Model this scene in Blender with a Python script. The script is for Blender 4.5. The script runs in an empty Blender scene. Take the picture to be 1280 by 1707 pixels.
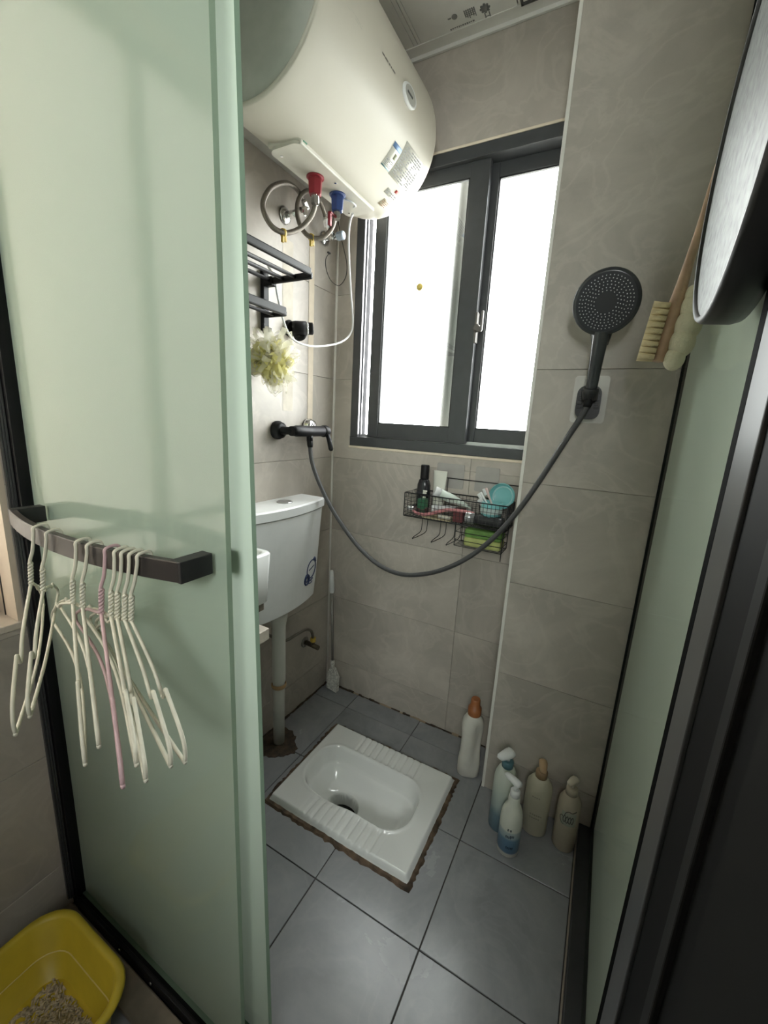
import bpy, bmesh, math, random
from mathutils import Vector, Matrix
random.seed(7)
PI = math.pi
S = bpy.context.scene
COL = S.collection

# ------------------------------------------------------------------ camera
CAM = Vector((0.979, -1.378, 1.185))
YAW, PIT, ROL, FPX = 0.486441722, -0.218738181, 0.0539749617, 686.06
fw = Vector((-math.sin(YAW) * math.cos(PIT), math.cos(YAW) * math.cos(PIT), math.sin(PIT)))
r0 = Vector((math.cos(YAW), math.sin(YAW), 0)); u0 = r0.cross(fw)
rt = math.cos(ROL) * r0 + math.sin(ROL) * u0
up = -math.sin(ROL) * r0 + math.cos(ROL) * u0
cd = bpy.data.cameras.new('camera'); cam = bpy.data.objects.new('camera', cd); COL.objects.link(cam)
cd.sensor_fit = 'HORIZONTAL'; cd.sensor_width = 36; cd.lens = 36 * FPX / 1280; cd.clip_start = 0.01
cam.matrix_world = Matrix(((rt.x, up.x, -fw.x, CAM.x), (rt.y, up.y, -fw.y, CAM.y), (rt.z, up.z, -fw.z, CAM.z), (0, 0, 0, 1)))
S.camera = cam

# ------------------------------------------------------------------ world: bright overcast sky
w = bpy.data.worlds.new('overcast_sky'); S.world = w; w.use_nodes = True
bg = w.node_tree.nodes['Background']
bg.inputs[0].default_value = (0.985, 0.99, 1.0, 1); bg.inputs[1].default_value = 14.8

def portal(name, loc, rot, sx, sy):
    l = bpy.data.lights.new(name, 'AREA'); l.shape = 'RECTANGLE'; l.size = sx; l.size_y = sy
    l.cycles.is_portal = True
    o = bpy.data.objects.new(name, l); COL.objects.link(o); o.location = loc; o.rotation_euler = rot
portal('window_portal', (0.43, 0.10, 1.55), (PI / 2, 0, PI), 0.76, 0.96)
portal('fill_window_portal', (1.46, -2.72, 1.85), (PI / 2, 0, 0), .86, 0.66)  # samples sky through the added fill opening behind the camera
portal('side_window_portal', (-0.19, -1.36, 1.375), (PI / 2, 0, -PI / 2), 0.64, 1.25)
vs = S.view_settings
S.display_settings.display_device = 'sRGB'
vs.view_transform = 'Standard'; vs.look = 'None'; vs.exposure = 1.02; vs.gamma = 1.0; vs.use_curve_mapping = False
S.cycles.max_bounces = 12; S.cycles.diffuse_bounces = 8; S.cycles.transparent_max_bounces = 16
S.cycles.transmission_bounces = 8; S.cycles.sample_clamp_indirect = 6
S.cycles.caustics_reflective = False; S.cycles.caustics_refractive = False

# ------------------------------------------------------------------ materials
MATS = {}
def nodes(name):
    m = bpy.data.materials.new(name); m.use_nodes = True
    return m, m.node_tree.nodes, m.node_tree.links, m.node_tree.nodes['Principled BSDF']

def M(name, col=(.5, .5, .5), rough=.5, metal=0, var=.06, scale=25, bump=0, bscale=200, spec=.5, sub=0, coat=0):
    if name in MATS: return MATS[name]
    m, N, L, b = nodes(name)
    tc = N.new('ShaderNodeTexCoord')
    nz = N.new('ShaderNodeTexNoise'); nz.inputs['Scale'].default_value = scale; nz.inputs['Detail'].default_value = 4
    L.new(tc.outputs['Object'], nz.inputs['Vector'])
    rp = N.new('ShaderNodeValToRGB')
    a = [max(0, c * (1 - var)) for c in col]; z = [min(1, c * (1 + var)) for c in col]
    rp.color_ramp.elements[0].position = .3; rp.color_ramp.elements[1].position = .7
    rp.color_ramp.elements[0].color = (*a, 1); rp.color_ramp.elements[1].color = (*z, 1)
    L.new(nz.outputs['Fac'], rp.inputs[0]); L.new(rp.outputs[0], b.inputs['Base Color'])
    b.inputs['Roughness'].default_value = rough; b.inputs['Metallic'].default_value = metal
    b.inputs['Specular IOR Level'].default_value = spec
    if coat: b.inputs['Coat Weight'].default_value = coat
    if sub:
        b.inputs['Subsurface Weight'].default_value = sub; b.inputs['Subsurface Radius'].default_value = (.01, .01, .008)
    if bump:
        n2 = N.new('ShaderNodeTexNoise'); n2.inputs['Scale'].default_value = bscale; n2.inputs['Detail'].default_value = 3
        L.new(tc.outputs['Object'], n2.inputs['Vector'])
        bp = N.new('ShaderNodeBump'); bp.inputs['Strength'].default_value = bump; bp.inputs['Distance'].default_value = .002
        L.new(n2.outputs['Fac'], bp.inputs['Height']); L.new(bp.outputs[0], b.inputs['Normal'])
    MATS[name] = m
    return m

def stone(name, c0, c1, cv, rough, vein=.35, scale=3.0):
    """matt stone-look porcelain: soft clouds, faint pale veins, each tile shifted by its own random offset"""
    m, N, L, b = nodes(name)
    g = N.new('ShaderNodeNewGeometry'); oi = N.new('ShaderNodeObjectInfo')
    mm = N.new('ShaderNodeVectorMath'); mm.operation = 'MULTIPLY_ADD'
    cb = N.new('ShaderNodeCombineXYZ')
    for k in range(3): L.new(oi.outputs['Random'], cb.inputs[k])
    mm.inputs[1].default_value = (37, 53, 71); L.new(cb.outputs[0], mm.inputs[0]); L.new(g.outputs['Position'], mm.inputs[2])
    n1 = N.new('ShaderNodeTexNoise'); n1.inputs['Scale'].default_value = scale; n1.inputs['Detail'].default_value = 8; n1.inputs['Roughness'].default_value = .62; n1.inputs['Distortion'].default_value = .6
    L.new(mm.outputs[0], n1.inputs['Vector'])
    rp = N.new('ShaderNodeValToRGB'); rp.color_ramp.elements[0].position = .32; rp.color_ramp.elements[1].position = .7
    rp.color_ramp.elements[0].color = (*c0, 1); rp.color_ramp.elements[1].color = (*c1, 1)
    L.new(n1.outputs['Fac'], rp.inputs[0])
    n2 = N.new('ShaderNodeTexNoise'); n2.inputs['Scale'].default_value = scale * 1.5; n2.inputs['Detail'].default_value = 6; n2.inputs['Distortion'].default_value = 2.0
    L.new(mm.outputs[0], n2.inputs['Vector'])
    ab = N.new('ShaderNodeMath'); ab.operation = 'SUBTRACT'; ab.inputs[1].default_value = .5; L.new(n2.outputs['Fac'], ab.inputs[0])
    a2 = N.new('ShaderNodeMath'); a2.operation = 'ABSOLUTE'; L.new(ab.outputs[0], a2.inputs[0])
    mr = N.new('ShaderNodeMapRange'); mr.inputs[1].default_value = 0; mr.inputs[2].default_value = .05; mr.inputs[3].default_value = vein; mr.inputs[4].default_value = 0
    L.new(a2.outputs[0], mr.inputs[0])
    mx = N.new('ShaderNodeMix'); mx.data_type = 'RGBA'; mx.inputs[7].default_value = (*cv, 1)
    L.new(mr.outputs[0], mx.inputs[0]); L.new(rp.outputs[0], mx.inputs[6]); L.new(mx.outputs[2], b.inputs['Base Color'])
    mr2 = N.new('ShaderNodeMapRange'); mr2.inputs[3].default_value = rough - .06; mr2.inputs[4].default_value = rough + .1
    L.new(n1.outputs['Fac'], mr2.inputs[0]); L.new(mr2.outputs[0], b.inputs['Roughness'])
    MATS[name] = m
    return m

def glassy(name, col=(.95, .97, .95), refl=.06, rough=.02):
    m, N, L, b = nodes(name); N.remove(b)
    t = N.new('ShaderNodeBsdfTransparent'); t.inputs[0].default_value = (*col, 1)
    g = N.new('ShaderNodeBsdfGlossy'); g.inputs['Roughness'].default_value = rough
    lw = N.new('ShaderNodeLayerWeight'); lw.inputs[0].default_value = .25
    ml = N.new('ShaderNodeMath'); ml.operation = 'MULTIPLY_ADD'; ml.inputs[1].default_value = .5; ml.inputs[2].default_value = refl
    L.new(lw.outputs['Fresnel'], ml.inputs[0]); ml.use_clamp = True
    x = N.new('ShaderNodeMixShader'); L.new(ml.outputs[0], x.inputs[0]); L.new(t.outputs[0], x.inputs[1]); L.new(g.outputs[0], x.inputs[2])
    L.new(x.outputs[0], N['Material Output'].inputs[0]); MATS[name] = m
    return m

def frosted(name, tcol, dcol, tmix):
    """sand-blasted face of the glass: scatters light through and back"""
    m, N, L, b = nodes(name); N.remove(b)
    nz = N.new('ShaderNodeTexNoise'); nz.inputs['Scale'].default_value = 900
    tc = N.new('ShaderNodeTexCoord'); L.new(tc.outputs['Object'], nz.inputs['Vector'])
    bp = N.new('ShaderNodeBump'); bp.inputs['Strength'].default_value = .15; bp.inputs['Distance'].default_value = .0005; L.new(nz.outputs['Fac'], bp.inputs['Height'])
    t = N.new('ShaderNodeBsdfTranslucent'); t.inputs[0].default_value = (*tcol, 1)
    d = N.new('ShaderNodeBsdfDiffuse'); d.inputs[0].default_value = (*dcol, 1)
    L.new(bp.outputs[0], t.inputs['Normal']); L.new(bp.outputs[0], d.inputs['Normal'])
    x = N.new('ShaderNodeMixShader'); x.inputs[0].default_value = tmix
    L.new(d.outputs[0], x.inputs[1]); L.new(t.outputs[0], x.inputs[2])
    L.new(x.outputs[0], N['Material Output'].inputs[0]); MATS[name] = m
    return m

def translucent(name, col, mix=.5, alpha=1.0):
    m, N, L, b = nodes(name); N.remove(b)
    t = N.new('ShaderNodeBsdfTranslucent'); t.inputs[0].default_value = (*col, 1)
    d = N.new('ShaderNodeBsdfDiffuse'); d.inputs[0].default_value = (*col, 1)
    x = N.new('ShaderNodeMixShader'); x.inputs[0].default_value = mix
    L.new(d.outputs[0], x.inputs[1]); L.new(t.outputs[0], x.inputs[2])
    o = x
    if alpha < 1:
        tr = N.new('ShaderNodeBsdfTransparent'); y = N.new('ShaderNodeMixShader'); y.inputs[0].default_value = alpha
        L.new(tr.outputs[0], y.inputs[1]); L.new(x.outputs[0], y.inputs[2]); o = y
    L.new(o.outputs[0], N['Material Output'].inputs[0]); MATS[name] = m
    return m

WALLT = stone('wall_tile_stone', (.365, .332, .292), (.540, .491, .436), (.645, .595, .53), .42, .22, 3.4)
FLOORT = stone('floor_tile_stone', (.215, .220, .236), (.315, .320, .338), (.38, .385, .40), .23, .12, 4)
GROUT = M('grout', (.30, .28, .245), .9, var=.2, scale=60)
FGROUT = M('floor_grout', (.06, .055, .05), .9, var=.5, scale=30)
CREAM = M('cream_filler', (.78, .68, .55), .8, var=.08)
WHITETRIM = M('white_plastic_trim', (.78, .76, .71), .4)
CEIL = M('ceiling_panel_white', (.76, .75, .72), .45, var=.03)
INKD = M('printed_ink', (.07, .07, .07), .6)
ALU = M('window_aluminium', (.055, .058, .062), .38, metal=.0, var=.08, coat=.1)
ALUL = M('bare_track_aluminium', (.55, .55, .55), .3, metal=.8)
BLACK = M('black_metal', (.008, .008, .009), .45, var=.2, spec=.22)
BLACKM = M('matt_black', (.02, .02, .021), .5, var=.2)
GUN = M('anodised_charcoal', (.10, .10, .105), .32, metal=.55)
CHROME = M('chrome', (.75, .75, .75), .15, metal=1)
BRAID = M('braided_steel', (.23, .205, .175), .38, metal=.7, var=.3, scale=600, bump=.6, bscale=900)
HOSE = M('grey_shower_hose', (.07, .07, .072), .3, metal=.35, bump=.4, bscale=1500)
ENAMEL = M('heater_white_enamel', (.60, .57, .49), .45, var=.02, scale=4)
CAPGREY = M('heater_end_grey', (.42, .43, .39), .55)
CERAMIC = M('white_ceramic', (.80, .81, .80), .12, var=.02, scale=6, coat=.4)
PLASTW = M('white_plastic', (.76, .77, .77), .35, var=.02)
PIPEW = M('white_pvc', (.66, .66, .61), .4, var=.06, scale=12)
BROWN = M('brown_dirt_grout', (.05, .033, .02), .6, var=.6, scale=50, bump=.6)
CLEAR = glassy('window_glass')
GFRONT = glassy('smooth_glass_face', (.94, .975, .94), .03, .1)
GFROST = frosted('frosted_glass_face', (.76, .83, .75), (.54, .595, .53), .24)
GEDGE = frosted('glass_edge_green', (.46, .60, .48), (.36, .48, .38), .4)

# ------------------------------------------------------------------ mesh helpers
def BM(): return bmesh.new()

def bx(bm, lo, hi, bev=0, mi=0, rot=None, seg=2):
    lo = Vector(lo); hi = Vector(hi); c = (lo + hi) / 2; s = hi - lo
    t = bmesh.new()
    bmesh.ops.create_cube(t, size=1)
    bmesh.ops.scale(t, vec=s, verts=t.verts)
    if bev: bmesh.ops.bevel(t, geom=list(t.edges), offset=bev, segments=seg, affect='EDGES', profile=.5)
    mt = Matrix.Translation(c)
    if rot is not None: mt = mt @ rot
    bmesh.ops.transform(t, matrix=mt, verts=t.verts)
    merge(bm, t, mi)
    return bm

def merge(bm, t, mi=0, smooth=None):
    mp = [bm.verts.new(v.co) for v in t.verts]
    t.verts.index_update()
    for f in t.faces:
        try:
            nf = bm.faces.new([mp[v.index] for v in f.verts]); nf.material_index = mi
            nf.smooth = f.smooth if smooth is None else smooth
        except ValueError: pass
    t.free()

def tube(bm, pts, r, n=8, closed=False, mi=0, cap=True):
    pts = [Vector(p) for p in pts]; k = len(pts)
    rr = r if isinstance(r, (list, tuple)) else [r] * k
    tg = []
    for i in range(k):
        a = pts[(i - 1) % k] if (closed or i > 0) else pts[i]
        b = pts[(i + 1) % k] if (closed or i < k - 1) else pts[i]
        d = b - a
        tg.append(d.normalized() if d.length > 1e-9 else Vector((0, 0, 1)))
    nrm = tg[0].orthogonal().normalized(); rings = []
    for i in range(k):
        nrm = (nrm - tg[i] * nrm.dot(tg[i]))
        nrm = nrm.normalized() if nrm.length > 1e-6 else tg[i].orthogonal().normalized()
        bn = tg[i].cross(nrm)
        rings.append([bm.verts.new(pts[i] + rr[i] * (math.cos(2 * PI * j / n) * nrm + math.sin(2 * PI * j / n) * bn)) for j in range(n)])
    for i in range(k if closed else k - 1):
        A = rings[i]; B = rings[(i + 1) % k]
        off = 0
        if closed and i == k - 1:
            off = min(range(n), key=lambda o: (A[0].co - B[o].co).length)
        for j in range(n):
            f = bm.faces.new((A[j], A[(j + 1) % n], B[(j + 1 + off) % n], B[(j + off) % n])); f.smooth = True; f.material_index = mi
    if cap and not closed:
        for R in (rings[0][::-1], rings[-1]):
            f = bm.faces.new(R); f.material_index = mi
    return bm

def cyl(bm, a, b, r, n=20, mi=0, r2=None):
    return tube(bm, [a, b], [r, r if r2 is None else r2], n, mi=mi)

def lathe(bm, prof, n=32, mat=None, sx=1, sy=1, mi=0, capb=True, capt=True):
    """profile [(r, z)] around local Z, then transformed"""
    mat = mat or Matrix()
    rings = []
    for r, z in prof:
        rings.append([bm.verts.new(mat @ Vector((sx * r * math.cos(2 * PI * j / n), sy * r * math.sin(2 * PI * j / n), z))) for j in range(n)])
    for A, B in zip(rings, rings[1:]):
        for j in range(n):
            f = bm.faces.new((A[j], A[(j + 1) % n], B[(j + 1) % n], B[j])); f.smooth = True; f.material_index = mi
    if capb: f = bm.faces.new(rings[0][::-1]); f.material_index = mi
    if capt: f = bm.faces.new(rings[-1]); f.material_index = mi
    return bm

def prism(bm, poly, axis, a, b, mi=0):
    """polygon of 2D points in the two other axes, extruded along axis from a to b"""
    def P(p, t): return {'x': (t, p[0], p[1]), 'y': (p[0], t, p[1]), 'z': (p[0], p[1], t)}[axis]
    A = [bm.verts.new(P(p, a)) for p in poly]; B = [bm.verts.new(P(p, b)) for p in poly]; n = len(poly)
    for i in range(n):
        bm.faces.new((A[i], A[(i + 1) % n], B[(i + 1) % n], B[i])).material_index = mi
    bm.faces.new(A[::-1]).material_index = mi; bm.faces.new(B).material_index = mi
    return bm

def rrect(x0, y0, x1, y1, r, k=5):
    out = []
    for cx, cy, a0 in ((x1 - r, y1 - r, 0), (x0 + r, y1 - r, PI / 2), (x0 + r, y0 + r, PI), (x1 - r, y0 + r, 1.5 * PI)):
        for i in range(k + 1):
            a = a0 + PI / 2 * i / k; out.append((cx + r * math.cos(a), cy + r * math.sin(a)))
    return out

def spline(pts, n=8, closed=False):
    P = [Vector(p) for p in pts]; k = len(P); out = []
    for i in range(k if closed else k - 1):
        g = (lambda q: P[q % k]) if closed else (lambda q: P[max(0, min(k - 1, q))])
        p0, p1, p2, p3 = g(i - 1), g(i), g(i + 1), g(i + 2)
        for j in range(n):
            t = j / n
            out.append(.5 * ((2 * p1) + (p2 - p0) * t + (2 * p0 - 5 * p1 + 4 * p2 - p3) * t * t + (3 * p1 - p0 - 3 * p2 + p3) * t ** 3))
    if not closed: out.append(P[-1])
    return out

def along(d, o=(0, 0, 0)):
    """matrix taking local Z to direction d, at origin o"""
    return Matrix.Translation(Vector(o)) @ Vector(d).to_track_quat('Z', 'Y').to_matrix().to_4x4()

def thing(name, label=None, cat=None, loc=(0, 0, 0), group=None, kind=None):
    o = bpy.data.objects.new(name, None); COL.objects.link(o); o.location = loc; o.empty_display_size = .05
    props(o, label, cat, group, kind)
    return o

def props(o, label=None, cat=None, group=None, kind=None):
    if label: o['label'] = label
    if cat: o['category'] = cat
    if group: o['group'] = group
    if kind: o['kind'] = kind
    return o

def root_of(o):
    while o.parent: o = o.parent
    return o

def ob(name, bm, mats, parent=None, label=None, cat=None, group=None, kind=None, smooth=None):
    """link a bmesh (built in world coordinates) as one object"""
    bmesh.ops.recalc_face_normals(bm, faces=bm.faces)
    me = bpy.data.meshes.new(name)
    if smooth is not None:
        for f in bm.faces: f.smooth = smooth
    bm.to_mesh(me); bm.free()
    for m in (mats if isinstance(mats, (list, tuple)) else [mats]): me.materials.append(m)
    o = bpy.data.objects.new(name, me); COL.objects.link(o)
    if parent is not None:
        o.parent = parent; off = root_of(parent).location
        me.transform(Matrix.Translation(-off))
    else:
        xs = [v.co for v in me.vertices]
        c = Vector(((min(v.x for v in xs) + max(v.x for v in xs)) / 2, (min(v.y for v in xs) + max(v.y for v in xs)) / 2, min(v.z for v in xs)))
        me.transform(Matrix.Translation(-c)); o.location = c
    props(o, label, cat, group, kind)
    return o

def ray(u, v): return rt * ((u - 640) / FPX) - up * ((v - 853.5) / FPX) + fw
def at_x(u, v, x): d = ray(u, v); return CAM + d * ((x - CAM.x) / d.x)
def at_y(u, v, y): d = ray(u, v); return CAM + d * ((y - CAM.y) / d.y)
def at_z(u, v, z): d = ray(u, v); return CAM + d * ((z - CAM.z) / d.z)

# ------------------------------------------------------------------ tiled surfaces
def cut(rect, hole):
    x0, y0, x1, y1 = rect; a0, b0, a1, b1 = hole
    if a0 >= x1 or a1 <= x0 or b0 >= y1 or b1 <= y0: return [rect]
    out = []
    if b0 > y0: out.append((x0, y0, x1, b0))
    if b1 < y1: out.append((x0, b1, x1, y1))
    m0, m1 = max(y0, b0), min(y1, b1)
    if a0 > x0: out.append((x0, m0, a0, m1))
    if a1 < x1: out.append((a1, m0, x1, m1))
    return [r for r in out if r[2] - r[0] > .004 and r[3] - r[1] > .004]

TILE_CACHE = {}
def tiles(parent, axis, at, sign, us, vs_, holes, mat, gap=.0012, th=.007):
    """one object for each tile; axis = normal axis, 'at' = face position, sign = facing direction"""
    for i in range(len(us) - 1):
        for j in range(len(vs_) - 1):
            full = (us[i] + gap / 2, vs_[j] + gap / 2, us[i + 1] - gap / 2, vs_[j + 1] - gap / 2)
            rects = [full]
            for h in holes: rects = [q for r in rects for q in cut(r, h)]
            if not rects: continue
            u0_, v0_ = full[0], full[1]
            key = (axis, sign, mat.name) + tuple(round(c - o, 4) for r in rects for c, o in zip(r, (u0_, v0_, u0_, v0_)))
            if key not in TILE_CACHE:
                bm = BM()
                for r in rects:
                    a, b, c, d = r[0] - u0_, r[1] - v0_, r[2] - u0_, r[3] - v0_
                    lo, hi = (-th, 0) if sign > 0 else (0, th)
                    L3 = {'x': ((lo, a, b), (hi, c, d)), 'y': ((a, lo, b), (c, hi, d)), 'z': ((a, b, lo), (c, d, hi))}[axis]
                    bx(bm, *L3, bev=.0009 if len(rects) == 1 else 0, seg=1)
                me = bpy.data.meshes.new('tile'); bmesh.ops.recalc_face_normals(bm, faces=bm.faces); bm.to_mesh(me); bm.free(); me.materials.append(mat)
                TILE_CACHE[key] = me
            o = bpy.data.objects.new('tile', TILE_CACHE[key]); COL.objects.link(o); o.parent = parent
            p = {'x': (at, u0_, v0_), 'y': (u0_, at, v0_), 'z': (u0_, v0_, at)}[axis]
            o.location = Vector(p) - parent.location

def slab(name, axis, a, b, rect, holes, mat, kind='structure'):
    bm = BM(); rects = [rect]
    for h in holes: rects = [q for r in rects for q in cut(r, h)]
    for r in rects:
        L3 = {'x': ((a, r[0], r[1]), (b, r[2], r[3])), 'y': ((r[0], a, r[1]), (r[2], b, r[3])), 'z': ((r[0], r[1], a), (r[2], r[3], b))}[axis]
        bx(bm, *L3)
    return ob(name, bm, mat, kind=kind)

ZJ = [0, .13, .43, .73, 1.03, 1.33, 1.63, 1.93, 2.23, 2.30]
CZ = 2.28
WIN = (.082, 1.083, .86, 2.005)       # opening in the back wall (x, z)
SIDE = (-1.68, .752, -1.045, 2.0)     # opening in the left wall (y, z)
PIT_ = (.2, -.59, .692, -.204)        # hole in the floor for the squat pan
PIER_Y, PIER_X = -.175, .772

fl = slab('floor', 'z', -.12, -.003, (-.15, -2.6, 2.0, .12), [PIT_], FGROUT)
fx = [-.124, .173, .470, .767, 1.064, 1.361, 1.658, 1.955]; fy = [-2.471 + .297 * k for k in range(9)] + [.01]
tiles(fl, 'z', 0, 1, [0] + fx[1:], fy, [PIT_], FLOORT, gap=.003)

wl = slab('wall_left', 'x', -.16, -.003, (-2.6, -.05, .12, 2.45), [SIDE], GROUT)
tiles(wl, 'x', 0, 1, [-2.4, -1.8, -1.2, -.6, 0], ZJ, [SIDE], WALLT)
wb = slab('wall_back', 'y', .003, .12, (-.15, -.05, 2.0, 2.45), [WIN], GROUT)
tiles(wb, 'y', 0, -1, [0, .575, 1.15], ZJ[:7], [WIN], WALLT)
tiles(wb, 'y', 0, -1, [0, 1.15], [1.63, 2.3], [WIN], WALLT)
wp = slab('wall_pier', 'y', PIER_Y + .003, .003, (PIER_X + .004, 0, 2.0, 2.45), [], GROUT)
tiles(wp, 'y', PIER_Y, -1, [PIER_X + .006, 1.372, 1.972], [0, .135, .435, .735, 1.035, 1.338, 2.3], [], WALLT)
wr = slab('wall_right', 'x', 1.953, 2.05, (-2.6, -.05, .0, 2.45), [], GROUT)
tiles(wr, 'x', 1.95, -1, [-2.4, -1.8, -1.2, -.6, -.175], ZJ, [], WALLT)
REAR_FILL = (1.03, 1.52, 1.89, 2.18)      # opening added behind the camera to let in front fill daylight
wf = slab('wall_front', 'y', -2.7, -2.603, (-.15, -.05, 2.05, 2.45), [REAR_FILL], GROUT)
tiles(wf, 'y', -2.6, 1, [0, .6, 1.2, 1.8, 1.95], ZJ, [REAR_FILL], WALLT)
bm = BM(); bx(bm, (-30, -30, -3.1), (30, 30, -3.0)); ob('ground', bm, M('outside_ground', (.30, .29, .27), .9), kind='structure')

# pale corner trim on the pier, silicone under the window, filled pipe channels
bm = BM(); prism(bm, [(PIER_X - .001, PIER_Y - .0015), (PIER_X + .0075, PIER_Y - .0015), (PIER_X + .0075, PIER_Y + .004), (PIER_X + .004, PIER_Y + .012), (PIER_X - .001, PIER_Y + .012)], 'z', 0, CZ)
ob('trim_1', bm, WHITETRIM, kind='structure')
bm = BM(); pts = []
bx(bm, (.078, -.0035, 1.0735), (.77, .02, 1.083), bev=.002)
bx(bm, (.078, -.003, 2.005), (.77, .02, 2.0125), bev=.002)
ob('trim_2', bm, CREAM, kind='structure')
bm = BM(); bx(bm, (-.002, -.162, 1.165), (.0012, -.134, 1.77)); ob('trim_3', bm, CREAM, kind='structure')
bm = BM(); bx(bm, (-.002, -.292, 1.20), (.0008, -.243, 1.72)); ob('trim_4', bm, M('pale_filler', (.62, .57, .49), .8, var=.12), kind='structure')
bm = BM()
cyl(bm, (.003, -.003, 0), (.003, -.003, CZ), .004, 8); ob('trim_5', bm, WHITETRIM, kind='structure')

bm = BM(); x = .0
while x < .77:
    wd = random.uniform(.01, .04); bx(bm, (x, -random.uniform(.003, .008), 0), (min(x + wd, .77), 0, random.uniform(.002, .008)), mi=random.choice((0, 0, 1))); x += wd
y = -1.0
while y < -.01:
    wd = random.uniform(.01, .04); bx(bm, (0, y, 0), (random.uniform(.003, .008), min(y + wd, -.008), random.uniform(.002, .007)), mi=0); y += wd
ob('trim_6', bm, [BROWN, M('tan_sealant', (.36, .28, .2), .7)], kind='structure')

# ceiling of printed plastic panels
ce = slab('ceiling', 'z', CZ + .004, CZ + .1, (-.15, -2.7, 2.05, .12), [], INKD)
for x0, x1 in ((0, .288), (.2895, .3005), (.303, .311), (.3125, .59), (.593, .87), (.873, 1.17), (1.173, 1.95)):
    bm = BM(); bx(bm, (x0, -2.6, CZ), (x1, -.04, CZ + .006)); o = ob('ceiling_panel', bm, CEIL, ce)
bm = BM(); bx(bm, (0, -.04, CZ - .002), (1.95, 0, CZ + .006)); bx(bm, (.0, -.008, CZ - .012), (1.95, -.001, CZ)); ob('edge_strip', bm, CEIL, ce)
bm = BM()   # printed marks on the panel film
def ink_disc(c, r, n=20): lathe(bm, [(r, 0), (r, .0006)], n, Matrix.Translation((c[0], c[1], CZ - .0006)))
ink_disc((.428, -.079), .008); ink_disc((.510, -.068), .0105)
for k in range(8):
    a = 2 * PI * k / 8; ink_disc((.510 + .011 * math.cos(a), -.068 + .011 * math.sin(a)), .0035, 8)
for s in (-1, 1): bx(bm, (.512 + s * .006 - .0015, -.055, CZ - .0006), (.512 + s * .006 + .0015, -.034, CZ))
bx(bm, (.505, -.045, CZ - .0006), (.519, -.043, CZ))
for k in range(6): bx(bm, (.455 + .0055 * k, -.085, CZ - .0006), (.4575 + .0055 * k, -.064 + .003 * (k % 3), CZ))
for k in range(4): bx(bm, (.455, -.083 + .0055 * k, CZ - .0006), (.483, -.0815 + .0055 * k, CZ))
x = .405
while x < .475:
    wd = random.uniform(.003, .006); bx(bm, (x, -.049, CZ - .0006), (x + wd, -.045 + random.uniform(-.001, .001), CZ)); x += wd + .0018
bx(bm, (.409, -.081, CZ - .0006), (.418, -.077, CZ))
ob('printed_mark', bm, M('faded_grey_ink', (.24, .24, .235), .6), ce)
bm = BM()
bx(bm, (.6, -.36, CZ - .004), (.9, -.354, CZ)); bx(bm, (.6, -.042, CZ - .004), (.9, -.036, CZ)); bx(bm, (.6, -.36, CZ - .004), (.606, -.036, CZ)); bx(bm, (.894, -.36, CZ - .004), (.9, -.036, CZ))
bx(bm, (.612, -.35, CZ - .002), (.888, -.048, CZ), mi=1)
ob('vent_frame', bm, [INKD, CEIL], ce)

# ------------------------------------------------------------------ window in the back wall
wn = thing('window_1', kind='structure', loc=(.45, .04, 1.083), label='dark framed sliding window in the tiled back wall')
bm = BM()
x0, x1, z0, z1 = .083, .86, 1.084, 2.004
bx(bm, (x0, 0, z0), (x0 + .032, .012, z1), .001); bx(bm, (x0, .012, z0), (x0 + .012, .085, z1))
bx(bm, (x0, -.004, z0), (x1, .085, z0 + .034), .001); bx(bm, (x0, -.002, z1 - .034), (x1, .085, z1), .001)
bx(bm, (x1 - .03, 0, z0), (x1, .085, z1))
ob('frame', bm, ALU, wn)
for yy in (.028, .060):
    bm = BM(); bx(bm, (x0 + .012, yy, z0 + .034), (x0 + .030, yy + .004, z1 - .034)); ob('jamb_fin', bm, ALUL, wn)
bm = BM()
for yy in (.03, .058): bx(bm, (x0 + .02, yy, z0 + .034), (x1 - .02, yy + .003, z0 + .044))
ob('track', bm, ALUL, wn)
def sash(xa, xb, y0, y1, sl, sr, lt):
    zb, zt = z0 + .036, z1 - .034
    bm = BM()
    bx(bm, (xa, y0, zb), (xa + sl, y1, zt), .002); bx(bm, (xb - sr, y0, zb), (xb, y1, zt), .002)
    bx(bm, (xa + sl, y0 + .002, zb), (xb - sr, y1 - .002, zb + .052), .001); bx(bm, (xa + sl, y0 + .002, zt - .040), (xb - sr, y1 - .002, zt), .001)
    s = ob('sash', bm, ALU, wn)
    bm = BM(); ym = (y0 + y1) / 2
    bx(bm, (xa + sl - .004, ym - .002, zb + .048), (xb - sr + .004, ym + .002, zt - .036)); ob('pane', bm, CLEAR, s)
    bm = BM(); q = .004
    for (a, b, c, d) in ((xa + sl, zb + .052, xa + sl + q, zt - .04), (xb - sr - q, zb + .052, xb - sr, zt - .04), (xa + sl, zb + .052, xb - sr, zb + .052 + q), (xa + sl, zt - .04 - q, xb - sr, zt - .04)):
        bx(bm, (a, y0 + .004, b), (c, y0 + .010, d))
    ob('rubber_seal', bm, BLACKM, s)
    return s
s1 = sash(.150, .541, .014, .038, .044, .062, 0)
s2 = sash(.500, .852, .046, .070, .062, .04, 0)
bm = BM()
bx(bm, (.538, .010, 1.447), (.546, .034, 1.54), .002)
lathe(bm, [(.012, 0), (.012, .012), (.007, .016)], 16, along((0, -1, 0), (.548, .012, 1.49)))
bx(bm, (.553, -.012, 1.476), (.569, -.004, 1.492), .002); bx(bm, (.563, -.013, 1.478), (.571, -.003, 1.538), .003)
ob('latch', bm, M('latch_grey', (.16, .15, .14), .4, metal=.4), s1)

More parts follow.
